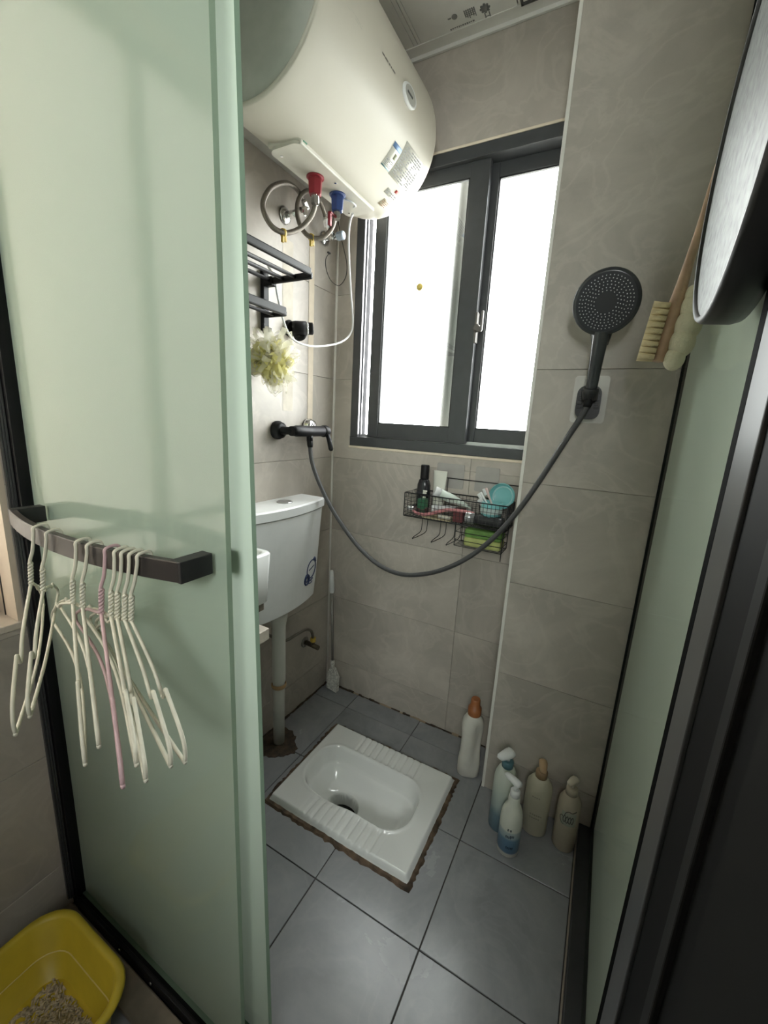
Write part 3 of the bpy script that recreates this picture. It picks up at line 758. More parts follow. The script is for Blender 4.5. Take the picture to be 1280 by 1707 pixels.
bm = BM(); bp_ = HEADC + d_ * .082 + fn * .008
lathe(bm, [(.012, -.010), (.012, .0), (.010, .002)], 20, Matrix.Translation(bp_) @ fn.to_track_quat('Z', 'Y').to_matrix().to_4x4(), 1, 1.25); ob('mode_button', bm, M('button_grey', (.07, .073, .078), .3), sw)

# ------------------------------------------------------------------ cistern, pipe, supply valve
ct = thing('toilet_cistern', 'white plastic toilet cistern with round flush button on the left wall', 'cistern', (.07, -.38, .53))
CY0, CY1 = -.585, -.188
def bow(x0, xe, xm, s, k=16):
    """plan outline: flat at the wall, bowed front"""
    out = [(x0, CY0 + s), (x0, CY1 - s)]
    for i in range(k + 1):
        t = i / k; y = CY1 - s + (CY0 - CY1 + 2 * s) * t
        out.append((xe + (xm - xe) * (1 - (2 * t - 1) ** 2), y))
    return out
def loft(bm, loops, mi=0):
    R = [[bm.verts.new((p[0], p[1], z)) for p in lp] for z, lp in loops]
    n = len(R[0])
    for A, B in zip(R, R[1:]):
        for j in range(n):
            f = bm.faces.new((A[j], A[(j + 1) % n], B[(j + 1) % n], B[j])); f.smooth = False
    bm.faces.new(R[0][::-1]); bm.faces.new(R[-1])
bm = BM(); loft(bm, [(.528, bow(.001, .074, .100, .030)), (.533, bow(.001, .0795, .1085, .0245)), (.60, bow(.001, .083, .112, .018)), (.868, bow(.001, .098, .128, .006))])
ob('tank', bm, PLASTW, ct)
bm = BM(); loft(bm, [(.8705, bow(.001, .101, .131, .003)), (.873, bow(.001, .104, .134, .001)), (.898, bow(.001, .104, .134, .001)), (.903, bow(.001, .100, .130, .004))])
ob('lid', bm, PLASTW, ct)
bm = BM(); lathe(bm, [(.026, 0), (.026, .003), (.023, .005), (.021, .003), (.002, .0035)], 28, Matrix.Translation((.062, -.352, .9025))); ob('flush_button', bm, M('satin_chrome', (.5, .5, .5), .3, metal=.9), ct)
NAVY = M('navy_print', (.02, .035, .11), .5)
bm = BM()   # printed emblem on the tank, lower corner nearest the back wall
def front(y, z):
    t = (CY1 - y) / (CY1 - CY0); k = (z - .6) / .268; xe = .083 + .015 * k; xm = .112 + .016 * k; s = .018 - .012 * k
    t = (CY1 - s - y) / (CY1 - CY0 - 2 * s); return Vector((xe + (xm - xe) * (1 - (2 * t - 1) ** 2) + .0008, y, z))
def ell(cy, cz, ry, rz, r, tilt=0):
    P_ = []
    for k in range(28):
        a = 2 * PI * k / 28; dy, dz = ry * math.cos(a), rz * math.sin(a)
        P_.append(front(cy + dy * math.cos(tilt) - dz * math.sin(tilt), cz + dy * math.sin(tilt) + dz * math.cos(tilt)))
    tube(bm, P_, r, 5, closed=True)
ell(-.252, .648, .033, .034, .0022); ell(-.283, .616, .015, .019, .0036); ell(-.283, .616, .007, .009, .0018)
tube(bm, [front(-.272, .608), front(-.256, .603), front(-.238, .608)], .0024, 5)
tube(bm, [front(-.268, .596), front(-.252, .592), front(-.240, .596)], .0017, 5)
for k in range(6): tube(bm, [front(-.271 + .0068 * k, .648 + .0014 * k), front(-.2665 + .0068 * k, .649 + .0014 * k)], .0016, 4)
tube(bm, [front(-.246, .680), front(-.232, .686), front(-.222, .668)], .0036, 5)
ob('printed_emblem', bm, NAVY, ct, label='dark blue printed emblem')
fp = thing('flush_pipe', 'white flush pipe running from the cistern down to the floor', 'pipe', (.065, -.385, 0))
bm = BM(); lathe(bm, [(.0205, .002), (.0205, .245), (.0205, .246), (.0215, .25), (.0235, .258), (.0235, .44), (.024, .47), (.030, .505), (.0315, .528)], 28, Matrix.Translation((.065, -.385, 0))); ob('pipe', bm, PIPEW, fp)
bm = BM(); lathe(bm, [(.0245, .232), (.027, .236), (.027, .244), (.024, .248)], 28, Matrix.Translation((.065, -.385, 0)), capb=False, capt=False); ob('sealant_ring', bm, M('amber_sealant', (.42, .27, .13), .4), fp)
av = thing('cistern_valve', 'dark brass angle valve with yellow nut low on the left wall', 'valve', (.01, -.158, .26))
p = at_x(508, 1070, .001)
bm = BM(); lathe(bm, [(.022, 0), (.022, .003), (.014, .006)], 22, along((1, 0, 0), p)); ob('wall_flange', bm, M('aged_chrome', (.30, .28, .25), .35, metal=.8), av)
bm = BM(); cyl(bm, p, p + Vector((.07, .0, -.005)), .0095, 14); cyl(bm, p + Vector((.042, 0, 0)), p + Vector((.042, -.002, .026)), .008, 12); ob('body', bm, M('tarnished_brass', (.12, .095, .065), .4, metal=.7), av)
bm = BM(); lathe(bm, [(.012, .016), (.012, .032)], 6, Matrix.Translation(p + Vector((.042, 0, 0)))); ob('union_nut', bm, YEL, av, smooth=False)
bm = BM(); tube(bm, spline([p + Vector((.042, 0, .028)), p + Vector((.042, -.012, .066)), p + Vector((.045, -.05, .092)), p + Vector((.04, -.10, .092)), p + Vector((.026, -.15, .086)), (.022, -.385, .42), (.03, -.45, .48), (.035, -.465, .526)], 7), .0056, 10)
ob('supply_hose', bm, M('dark_braid', (.17, .155, .13), .4, metal=.6, bump=.5, bscale=900), label='thin dark braided hose arching from the low valve to the cistern', cat='hose')

# wash basin corner and stone ledge in front of the cistern
bs = thing('wash_basin', 'white ceramic wash basin corner showing past the glass edge', 'basin', (.145, -.80, .695))
def rect_loop(x0, y0, x1, y1): return [(x0, y0), (x1, y0), (x1, y1), (x0, y1)]
bm = BM(); B0 = (.002, -.945, .28, -.637)
R = []
for z, ins in ((.716, .012), (.72, .006), (.846, 0), (.850, .003), (.850, .013), (.846, .016), (.735, .030)):
    R.append([bm.verts.new((q[0], q[1], z)) for q in rrect(B0[0] + ins * .2, B0[1] + ins, B0[2] - ins, B0[3] - ins, .018, 4)])
for A, B in zip(R, R[1:]):
    for j in range(len(A)): bm.faces.new((A[j], A[(j + 1) % len(A)], B[(j + 1) % len(A)], B[j])).smooth = True
bm.faces.new(R[0][::-1]); bm.faces.new(R[-1]); ob('bowl', bm, CERAMIC, bs)
bm = BM(); bx(bm, (.002, -.93, .693), (.262, -.652, .716), .002); ob('support_frame', bm, M('worn_steel', (.20, .17, .14), .4, metal=.5, var=.4, scale=40), bs)
bm = BM(); bx(bm, (.001, -.955, .612), (.275, -.648, .644), .002)
ob('stone_ledge', bm, SLABM, label='pale stone ledge below the wash basin', cat='ledge')

# toilet brush leaning in the corner
tb = thing('scrub_brush', 'long-handled white scrub brush leaning in the back corner', 'brush', (.058, -.035, 0))
top = Vector((.024, -.018, .553)); low = Vector((.052, -.032, .125))
ax = (top - low).normalized()
bm = BM(); tube(bm, [top, top - ax * .006, top - ax * .05, top - ax * .095, top - ax * .1], [.006, .0095, .0115, .0115, .009], 14); ob('grip', bm, PLASTW, tb)
bm = BM(); cyl(bm, low, top - ax * .095, .0058, 12); ob('rod', bm, M('grey_metal_rod', (.30, .29, .27), .35, metal=.6), tb)
bm = BM(); cyl(bm, low + ax * .02, low - ax * .012, .009, 12); prism(bm, [(.034, .012), (.086, .004), (.088, .075), (.070, .112), (.050, .114), (.034, .085)], 'y', -.048, -.028); ob('head', bm, M('speckled_white_plastic', (.62, .61, .57), .6, var=.35, scale=130), tb)
bm = BM()
for k in range(60):
    x = .036 + random.random() * .05; z = .012 + random.random() * .07; cyl(bm, (x, -.030, z), (x + random.uniform(-.004, .004), -.012, max(.002, z + random.uniform(-.01, .004))), .0012, 4)
bx(bm, (.038, -.03, .0), (.084, -.02, .012), .003)
ob('bristles', bm, M('grey_bristle', (.35, .34, .31), .8), tb, kind='stuff')

# ------------------------------------------------------------------ wire basket and what is in it
bk = thing('wire_basket', 'black wire shower basket with hooks stuck to the back wall', 'basket', (.56, -.05, .78))
bxA, bxB, byA, byB, bzA, bzB = .385, .735, -.107, -.006, .866, .947
bm = BM()
for z, r in ((bzB, .0022), (bzA, .0022)):
    tube(bm, [(bxA, byA, z), (bxB, byA, z), (bxB, byB, z), (bxA, byB, z)], r, 6, closed=True)
for x, y in ((bxA, byA), (bxB, byA), (bxB, byB), (bxA, byB)): cyl(bm, (x, y, bzA), (x, y, bzB), .0022, 6)
tube(bm, [(.47, -.004, 1.0), (.762, -.004, 1.0)], .0019, 6)
for x in (.50, .70): cyl(bm, (x, -.005, bzB), (x, -.004, 1.0), .0016, 6)
ob('frame', bm, BLACKM, bk)
def wires(nm, segs):
    bm = BM()
    for a, b in segs: tube(bm, [a, b], .0008, 4, cap=False)
    ob(nm, bm, BLACKM, bk, kind='stuff')
nx = 28; nz = 6; ny = 8
xs = [bxA + (bxB - bxA) * k / nx for k in range(nx + 1)]; zs = [bzA + (bzB - bzA) * k / nz for k in range(nz + 1)]; ys = [byA + (byB - byA) * k / ny for k in range(ny + 1)]
wires('front_mesh', [((x, byA, bzA), (x, byA, bzB)) for x in xs] + [((bxA, byA, z), (bxB, byA, z)) for z in zs])
wires('back_mesh', [((x, byB, bzA), (x, byB, bzB)) for x in xs] + [((bxA, byB, z), (bxB, byB, z)) for z in zs])
for x in (bxA, bxB): wires('side_mesh', [((x, y, bzA), (x, y, bzB)) for y in ys] + [((x, byA, z), (x, byB, z)) for z in zs])
wires('base_mesh', [((x, byA, bzA), (x, byB, bzA)) for x in xs] + [((bxA, y, bzA), (bxB, y, bzA)) for y in ys])
for x in (.442, .512, .565):
    bm = BM(); a = .010
    for s in (-a, a):
        tube(bm, spline([(x + s, -.045, bzA), (x + s, -.048, .822), (x + s * .9, -.06, .805), (x + s * .5 - .01, -.10, .795), (x - .012, -.118, .793)], 4), .0013, 6)
    lathe(bm, [(.0005, -.003), (.003, 0), (.0005, .003)], 8, Matrix.Translation((x - .012, -.118, .793))); ob('hook', bm, BLACKM, bk)
bm = BM()
for y in (-.02, -.095):
    for x in (.572, .728): cyl(bm, (x, y, .79), (x, y, bzA), .0016, 6)
for z in (.79, .81, .838): tube(bm, [(.572, -.095, z), (.728, -.095, z), (.728, -.02, z), (.572, -.02, z)], .0013, 6, closed=True)
for k in range(7): tube(bm, [(.572, -.095 + .0125 * k, .79), (.728, -.095 + .0125 * k, .79)], .001, 4)
cyl(bm, (.728, -.096, .765), (.728, -.096, .79), .0016, 6)
ob('soap_tray', bm, BLACKM, bk)
PAD = M('grey_film_pad', (.40, .38, .36), .25)
for x0, x1, lab in ((.455, .555, 'clear adhesive pad on the wall above the basket behind the white tube'), (.595, .675, 'clear adhesive pad on the wall above the basket behind the turquoise bowl')):
    bm = BM(); prism(bm, rrect(x0, .965, x1, 1.05, .006), 'y', -.0022, -.0003); ob('adhesive_pad', bm, PAD, label=lab, cat='adhesive pad', group='wall pads over the basket')

IZ = bzA + .0012
t = thing('shampoo_bottle', 'black shampoo bottle with black cap standing in the wire basket', 'bottle', (.428, -.05, IZ))
T = Matrix.Translation((.430, -.052, IZ))
bm = BM(); lathe(bm, [(.022, 0), (.0245, .004), (.0245, .075), (.0235, .105), (.0185, .122), (.014, .127)], 26, T, 1.0, .8); ob('body', bm, M('black_gloss', (.012, .012, .016), .2), t)
bm = BM(); lathe(bm, [(.0150, .127), (.0155, .129), (.0150, .172), (.0135, .175)], 24, T, 1, .85); ob('cap', bm, BLACK, t)
bm = BM()
for z, w_ in ((.085, .014), (.078, .012), (.063, .010)): bx(bm, (.4375, -.0745, IZ + z), (.4375 + w_, -.0695, IZ + z + .005))
ob('label_print', bm, PAPER, t)
t = thing('cream_tube', 'white squeeze tube standing on its cap beside the black bottle', 'tube', (.482, -.03, IZ))
bm = BM(); R = []
for z, hx, hy in ((.022, .019, .017), (.05, .0205, .015), (.11, .023, .006), (.15, .025, .0012), (.158, .025, .0012)):
    R.append([bm.verts.new((.480 + hx * math.cos(2 * PI * k / 20), -.032 + hy * math.sin(2 * PI * k / 20), IZ + z)) for k in range(20)])
for A, B in zip(R, R[1:]):
    for j in range(20): bm.faces.new((A[j], A[(j + 1) % 20], B[(j + 1) % 20], B[j])).smooth = True
bm.faces.new(R[0][::-1]); bm.faces.new(R[-1]); ob('body', bm, M('tube_white', (.70, .70, .63), .4), t)
bm = BM(); lathe(bm, [(.0165, 0), (.0165, .023)], 22, Matrix.Translation((.480, -.032, IZ))); ob('cap', bm, PLASTW, t)
def lying_tube(nm, lab, a, b, r, mats, cat='tube', capl=.02, flat=True):
    a = Vector(a); b = Vector(b); d = (b - a).normalized(); L_ = (b - a).length
    t = thing(nm, lab, cat, a); T = along(d, a)
    bm = BM(); lathe(bm, [(r * .97, 0), (r, .001), (r, capl)], 22, T); ob('cap', bm, mats[1], t)
    bm = BM(); R = []
    side = d.cross(Vector((0, 0, 1))).normalized(); upv = side.cross(d)
    for q, e in ((capl / L_, 1), (.45, 1), (.7, .75), (.9, .35), (1, .08)):
        o = a + d * L_ * q
        R.append([bm.verts.new(o + side * (r * (1 + .25 * (1 - e)) * math.cos(2 * PI * k / 18)) + upv * (r * .95 * (e if flat else 1) * math.sin(2 * PI * k / 18))) for k in range(18)])
    for A, B in zip(R, R[1:]):
        for j in range(18): bm.faces.new((A[j], A[(j + 1) % 18], B[(j + 1) % 18], B[j])).smooth = True
    bm.faces.new(R[0][::-1]); bm.faces.new(R[-1]); ob('body', bm, mats[0], t)
    return t
MINT = M('mint_tube', (.62, .70, .64), .35); 
lying_tube('face_cream_tube', 'pale mint tube with white round cap lying across the basket', (.490, -.100, .9645), (.60, -.045, .915), .0165, (MINT, PLASTW))
lying_tube('toothpaste_tube', 'white crumpled toothpaste tube under the mint tube', (.478, -.085, .899), (.60, -.035, .905), .013, (M('crumple_white', (.68, .67, .68), .35, bump=1, bscale=60), PLASTW))
lying_tube('spray_can', 'black and grey can lying at the right of the basket front', (.60, -.085, .890), (.722, -.078, .885), .0195, (M('can_black', (.035, .035, .037), .25), M('can_silver', (.45, .45, .45), .3, metal=.6)), 'can', .03, False)
bm = BM(); bx(bm, (.556, -.088, IZ), (.590, -.05, IZ + .045), .003); ob('small_box', bm, M('maroon_box', (.16, .035, .04), .4), label='dark red little box in the middle of the basket', cat='box')
bm = BM(); prism(bm, rrect(.428, -.098, .458, -.07, .003), 'z', IZ + .03, IZ + .062); bx(bm, (.436, -.09, IZ + .002), (.45, -.076, IZ + .03)); ob('green_jar', bm, M('green_pack', (.03, .15, .07), .35), label='small green jar in front of the black bottle', cat='jar')
# comb
cb_ = thing('hair_comb', 'pink hair comb with curved back lying in the basket', 'comb', (.5, -.09, IZ))
PINK = M('pink_plastic', (.62, .25, .26), .35)
cp = spline([(.412, -.098, .890), (.43, -.1, .880), (.465, -.1, .880), (.505, -.097, .894), (.54, -.094, .906), (.60, -.088, .908), (.628, -.085, .905)], 6)
bm = BM(); tube(bm, cp, [.0035 + .0025 * math.sin(PI * k / (len(cp) - 1)) for k in range(len(cp))], 10); ob('back', bm, PINK, cb_)
bm = BM()
for k in range(26):
    q = cp[1 + int(k * .68)]; x = .414 + .0042 * k
    cyl(bm, (x, -.098, .885), (x, -.094, .903), .0008, 4)
ob('teeth', bm, M('comb_teeth', (.20, .10, .10), .4), cb_, kind='stuff')
bm = BM(); prism(bm, rrect(.45, -.10, .55, -.03, .004), 'z', IZ, IZ + .004); ob('soap_card', bm, M('tan_card', (.50, .42, .27), .7), label='flat tan card on the floor of the basket', cat='card')
bm = BM(); prism(bm, rrect(.508, -.102, .552, -.088, .006), 'z', IZ + .008, IZ + .018); ob('soap_bar', bm, M('soap_cream', (.72, .68, .58), .5), label='thin cream soap bar on the tan card', cat='soap')
rz = thing('razor', 'black razor lying at the left end of the basket', 'razor', (.40, -.08, IZ))
bm = BM(); tube(bm, spline([(.396, -.095, .893), (.405, -.07, .896), (.415, -.035, .892)], 5), .005, 8); ob('handle', bm, BLACK, rz)
bm = BM(); bx(bm, (.394, -.103, .886), (.418, -.092, .902), .003); ob('blade_head', bm, CHROME, rz)
TEAL = M('turquoise_plastic', (.22, .55, .56), .3)
cu = thing('tooth_mug', 'turquoise tooth mug standing in the right of the basket', 'mug', (.672, -.055, IZ + .040))
T = Matrix.Translation((.675, -.062, IZ + .028))
bm = BM(); lathe(bm, [(.028, 0), (.031, .004), (.034, .052), (.032, .052), (.029, .006), (.002, .005)], 28, T, capt=True); ob('cup', bm, TEAL, cu)
bm = BM(); lathe(bm, [(.0345, .016), (.0352, .034)], 28, T, capb=False, capt=False); ob('colour_band', bm, M('pale_teal_band', (.62, .74, .72), .4), cu)
bw = thing('turquoise_bowl', 'turquoise round bowl leaning upright against the back of the basket', 'bowl', (.697, -.022, .94))
T = along((-.12, -1, .22), (.697, -.022, .962))
bm = BM(); lathe(bm, [(.041, .012), (.043, .012), (.042, .004), (.030, -.004), (.002, -.005)], 36, T, capb=False); ob('shell', bm, TEAL, bw)
bm = BM(); lathe(bm, [(.030, -.002), (.032, .001), (.034, .001), (.0345, -.001)], 36, T, capb=False, capt=False); ob('rim_ring', bm, M('pale_teal', (.45, .70, .70), .3), bw)
def tbrush(lab, a, b, mat):
    t = thing('toothbrush', lab, 'toothbrush', a, group='toothbrushes in the mug'); a = Vector(a); b = Vector(b); d = (b - a).normalized()
    bm = BM(); tube(bm, [a, a + d * .02, b - d * .03, b - d * .02, b], [.003, .0042, .0032, .0045, .0045], 8); ob('handle', bm, mat, t)
    sdv = d.cross(Vector((0, 1, 0))).normalized(); bm = BM()
    bx(bm, (-.0045, -.005, -.011), (.0045, .005, .011), .002, rot=None); bmesh.ops.transform(bm, matrix=along(d, b - d * .011 + sdv * .008), verts=bm.verts); ob('bristle_head', bm, PLASTW, t)
tbrush('white toothbrush leaning leftmost in the turquoise mug', (.683, -.06, .905), (.632, -.055, .972), PLASTW)
tbrush('pink headed toothbrush leaning steepest in the turquoise mug', (.690, -.06, .905), (.651, -.065, .990), M('pale_pink', (.70, .52, .50), .4))
tbrush('grey toothbrush leaning in the middle of the turquoise mug', (.672, -.066, .905), (.640, -.075, .955), M('pale_grey', (.60, .60, .60), .4))
sp = thing('sponge_pack', 'green and yellow sponge pack sitting in the wire tray below the basket', 'sponge', (.65, -.06, .793))
bm = BM(); bx(bm, (.60, -.088, .822), (.722, -.03, .852), .008); ob('green_half', bm, M('sponge_green', (.17, .33, .08), .7, var=.25, bump=.6, bscale=300), sp)
bm = BM(); bx(bm, (.600, -.090, .7925), (.722, -.028, .824), .008); ob('yellow_half', bm, M('sponge_yellow', (.50, .54, .20), .7, var=.2, bump=.6, bscale=300), sp)

# ------------------------------------------------------------------ bottles on the floor by the pier
def gradient_mat(name, stops, rough=.35):
    m, N, L, b = nodes(name)
    tc = N.new('ShaderNodeTexCoord'); sx = N.new('ShaderNodeSeparateXYZ'); L.new(tc.outputs['Object'], sx.inputs[0])
    mr = N.new('ShaderNodeMapRange'); mr.inputs[1].default_value = 0; mr.inputs[2].default_value = .25; L.new(sx.outputs[2], mr.inputs[0])
    rp = N.new('ShaderNodeValToRGB'); L.new(mr.outputs[0], rp.inputs[0]); e = rp.color_ramp.elements
    e[0].position, e[0].color = stops[0][0] / .25, (*stops[0][1], 1); e[1].position, e[1].color = stops[-1][0] / .25, (*stops[-1][1], 1)
    for z, c in stops[1:-1]: q = e.new(z / .25); q.color = (*c, 1)
    L.new(rp.outputs[0], b.inputs['Base Color']); b.inputs['Roughness'].default_value = rough
    return m
def pump(t, T, z, r, mc, mh, ang, ln=.05, hr=.011, metal=False):
    """collar, stem and nozzle head of a pump"""
    bm = BM(); lathe(bm, [(r, z), (r, z + .018), (r * .75, z + .021)], 20, T); ob('pump_collar', bm, mc, t)
    bm = BM(); lathe(bm, [(.0055, z + .018), (.0055, z + .040)], 12, T); ob('pump_stem', bm, CHROME if metal else mh, t)
    bm = BM(); d = Vector((math.cos(ang), math.sin(ang), 0)); c = T @ Vector((0, 0, z + .044))
    pts = [c - d * .014, c - d * .010, c, c + d * ln * .6, c + d * ln, c + d * (ln + .004) - Vector((0, 0, .004))]
    tube(bm, pts, [hr * .5, hr * .95, hr, hr * .85, hr * .7, hr * .5], 14)
    for v in bm.verts: v.co.z = c.z + (v.co.z - c.z) * .72
    ob('pump_head', bm, mh, t)
# white detergent bottle with the brown cap
t = thing('detergent_bottle', 'tall white detergent bottle with orange-brown cap by the pier corner', 'bottle', (.714, -.148, 0))
T = Matrix.Translation((.714, -.148, 0)) @ Matrix.Rotation(.35, 4, 'Z')
bm = BM(); R = []
for z, hx, hy in ((0, .032, .022), (.006, .037, .026), (.05, .038, .027), (.09, .034, .026), (.14, .033, .025), (.19, .037, .027), (.215, .034, .026), (.232, .024, .022), (.238, .019, .019)):
    ring = []
    for k in range(28):
        a = 2 * PI * k / 28; x = hx * math.copysign(abs(math.cos(a)) ** .8, math.cos(a)); y = hy * math.copysign(abs(math.sin(a)) ** .8, math.sin(a))
        if .06 < z < .2 and x > .010: y *= .35
        ring.append(bm.verts.new(T @ Vector((x, y, z))))
    R.append(ring)
for A, B in zip(R, R[1:]):
    for j in range(28): bm.faces.new((A[j], A[(j + 1) % 28], B[(j + 1) % 28], B[j])).smooth = True
bm.faces.new(R[0][::-1]); bm.faces.new(R[-1]); ob('body', bm, M('detergent_white', (.68, .66, .60), .35), t)
bm = BM(); lathe(bm, [(.0215, .236), (.0225, .238), (.022, .262), (.016, .265), (.0155, .290), (.0135, .295)], 24, T); ob('cap', bm, M('orange_brown_cap', (.36, .13, .045), .4), t)
# tall pump bottle, mint over blue
t = thing('pump_bottle', 'tall mint to blue pump bottle with white head against the pier', 'bottle', (.856, -.283, 0), group='pump bottles on the floor')
T = Matrix.Translation((.856, -.283, 0))
bm = BM(); lathe(bm, [(.030, 0), (.033, .004), (.033, .165), (.031, .185), (.024, .203), (.016, .212)], 30, T); ob('body', bm, gradient_mat('mint_blue_fade', [(0, (.12, .20, .25)), (.06, (.16, .25, .30)), (.085, (.40, .48, .46)), (.16, (.55, .60, .53)), (.24, (.60, .63, .56))]), t)
pump(t, T, .212, .0165, M('petrol_plastic', (.09, .19, .22), .4), PLASTW, PI * 1.32, .034, .017)
# front pump bottle with blue band
t = thing('pump_bottle', 'white pump bottle with blue lower band standing in front of the others', 'bottle', (.893, -.345, 0), group='pump bottles on the floor')
T = Matrix.Translation((.893, -.345, 0))
bm = BM(); lathe(bm, [(.027, 0), (.030, .004), (.0305, .105), (.029, .130), (.022, .150), (.0165, .158), (.0155, .182), (.0135, .185)], 30, T); bd = ob('body', bm, gradient_mat('white_blue_band', [(0, (.60, .58, .53)), (.014, (.60, .58, .53)), (.018, (.08, .16, .26)), (.06, (.13, .24, .35)), (.068, (.34, .43, .46)), (.085, (.40, .47, .47)), (.09, (.64, .66, .58)), (.25, (.66, .67, .60))]), t)
bm = BM()
cdir = (CAM - Vector((.893, -.345, .1))); a0 = math.atan2(cdir.y, cdir.x)
def on_b(da, z, R_=.0309): return (.893 + R_ * math.cos(a0 + da), -.345 + R_ * math.sin(a0 + da), z)
for da, z, n_ in ((-.2, .093, 2), (-.28, .070, 4), (.1, .074, 3), (-.15, .034, 5)):
    for k in range(n_):
        s_ = .16 if n_ == 2 else .09
        for q in range(2): tube(bm, [on_b(da + k * .24 * s_ / .1 * .6, z + q * .0035), on_b(da + k * .24 * s_ / .1 * .6 + s_, z + q * .0035 + .001)], .0007, 4)
        tube(bm, [on_b(da + k * .24 * s_ / .1 * .6 + s_ / 2, z - .002), on_b(da + k * .24 * s_ / .1 * .6 + s_ / 2, z + .006)], .0007, 4)
ob('lettering', bm, M('navy_lettering', (.03, .05, .08), .5), bd, kind='stuff')
pump(t, T, .183, .0135, PLASTW, PLASTW, PI * .84, .032, .0125)
# cream bottle with tan pump
t = thing('lotion_bottle', 'broad cream lotion bottle with tan pump against the pier', 'bottle', (.948, -.243, 0), group='pump bottles on the floor')
T = Matrix.Translation((.948, -.243, 0))
bm = BM(); lathe(bm, [(.031, 0), (.034, .005), (.035, .145), (.033, .168), (.024, .184), (.017, .190)], 32, T, 1.05, .8); bd = ob('body', bm, M('cream_lotion', (.50, .47, .36), .4), t)
bm = BM()
for z, n_ in ((.135, 4), (.075, 6), (.064, 5)):
    for k in range(n_): bx(bm, (.934 + .0058 * k, -.2716 + .0006 * abs(k - 2), z), (.938 + .0058 * k, -.2698, z + .003))
ob('lettering', bm, M('faded_lettering', (.30, .28, .22), .5), bd, kind='stuff')
pump(t, T, .190, .0165, M('tan_plastic', (.30, .20, .11), .45), M('light_tan_plastic', (.50, .34, .20), .4), PI * 1.55, .030, .0125, True)
# beige bottle with the doodle
t = thing('body_wash_bottle', 'beige pump bottle with black outline drawing beside the dark sill', 'bottle', (1.032, -.245, 0), group='pump bottles on the floor')
T = Matrix.Translation((1.032, -.245, 0))
bm = BM(); lathe(bm, [(.028, 0), (.0305, .004), (.0305, .135), (.029, .155), (.021, .172), (.0165, .178)], 30, T); bd = ob('body', bm, M('beige_wash', (.46, .40, .31), .45), t)
pump(t, T, .178, .0155, MATS['beige_wash'], M('pale_beige', (.58, .52, .43), .45), PI * 1.35, .020, .0115)
bm = BM(); cdir = (CAM - Vector((1.032, -.245, .1))); a1 = math.atan2(cdir.y, cdir.x)
def on_c(da, z): return Vector((1.032 + .0309 * math.cos(a1 + da), -.245 + .0309 * math.sin(a1 + da), z))
tube(bm, spline([on_c(-.55, .104), on_c(-.62, .116), on_c(-.45, .122), on_c(-.3, .120), on_c(-.15, .136), on_c(.1, .142), on_c(.4, .140), on_c(.75, .146)], 5), .0009, 5)
tube(bm, spline([on_c(-.55, .104), on_c(-.4, .098), on_c(-.2, .096)], 5), .0008, 5)
for s in (-.25, -.02, .2, .42): tube(bm, spline([on_c(s, .104), on_c(s - .08, .115), on_c(s + .05, .126), on_c(s + .14, .114), on_c(s + .06, .103)], 5), .0010, 5)
ob('outline_drawing', bm, INKD, bd)
bm = BM()
A = [[bm.verts.new(on_c(-.5 + 1.3 * k / 10, z)) for z in (.094, .138)] for k in range(11)]
c0 = Vector((1.032, -.245, 0))
for p, q in zip(A, A[1:]): bm.faces.new((p[0], p[1], q[1], q[0])).smooth = True
ob('label_panel', bm, M('label_grey_green', (.36, .37, .31), .5), bd)

# ------------------------------------------------------------------ glass partition
def glass_panel(bm, lo, hi, frost_axis):
    """glass sheet: mi 0 smooth face, 1 sand-blasted face, 2 edges"""
    t = bmesh.new(); bmesh.ops.create_cube(t, size=1); lo = Vector(lo); hi = Vector(hi)
    bmesh.ops.scale(t, vec=hi - lo, verts=t.verts); bmesh.ops.translate(t, vec=(lo + hi) / 2, verts=t.verts)
    mp = [bm.verts.new(v.co) for v in t.verts]; t.verts.index_update(); t.normal_update()
    for f in t.faces:
        d = f.normal.dot(Vector(frost_axis))
        nf = bm.faces.new([mp[v.index] for v in f.verts]); nf.material_index = 1 if d > .9 else (0 if d < -.9 else 2)
    t.free()
GM = [GFRONT, GFROST, GEDGE]
fd = thing('sliding_glass_door', 'front frosted green glass sliding door carrying the black bar handle', 'shower door', (.28, -1.016, .03))
bm = BM(); glass_panel(bm, (.018, -1.021, .034), (.5605, -1.013, 2.12), (0, 1, 0)); ob('glass_pane', bm, GM, fd)
# bar handle: bowed flat bar with two square feet
arc = [(.072 + .458 * k / 24, -1.062 - .030 * (1 - (2 * k / 24 - 1) ** 2)) for k in range(25)]
bm = BM(); hz0, hz1 = .971, .999
R = []
for k, (x, y) in enumerate(arc):
    R.append([bm.verts.new((x, y - .007, hz0)), bm.verts.new((x, y - .007, hz1)), bm.verts.new((x, y + .004, hz1)), bm.verts.new((x, y + .004, hz0))])
for A, B in zip(R, R[1:]):
    for j in range(4): bm.faces.new((A[j], A[(j + 1) % 4], B[(j + 1) % 4], B[j]))
bm.faces.new(R[0]); bm.faces.new(R[-1][::-1])
bmesh.ops.bevel(bm, geom=[e for e in bm.edges], offset=.0012, segments=1, affect='EDGES')
BAR = M('handle_dark_bronze', (.05, .043, .04), .42, metal=.2)
hb = ob('handle_bar', bm, BAR, fd)
for x in (.078, .524):
    bm = BM(); bx(bm, (x - .010, -1.069, .9705), (x + .010, -1.021, .9995), .001); ob('handle_foot', bm, BLACKM, fd)
rd = thing('fixed_glass_panel', 'rear frosted glass panel with green edge standing behind the sliding door', 'glass panel', (.35, -.984, .03))
bm = BM(); glass_panel(bm, (.018, -.988, .034), (.5725, -.980, 2.12), (0, 1, 0))
bmesh.ops.transform(bm, matrix=Matrix.Translation((.57, -.984, 1.04)) @ Matrix.Rotation(math.radians(-1.25), 4, 'Y') @ Matrix.Translation((-.57, .984, -1.04)), verts=bm.verts)
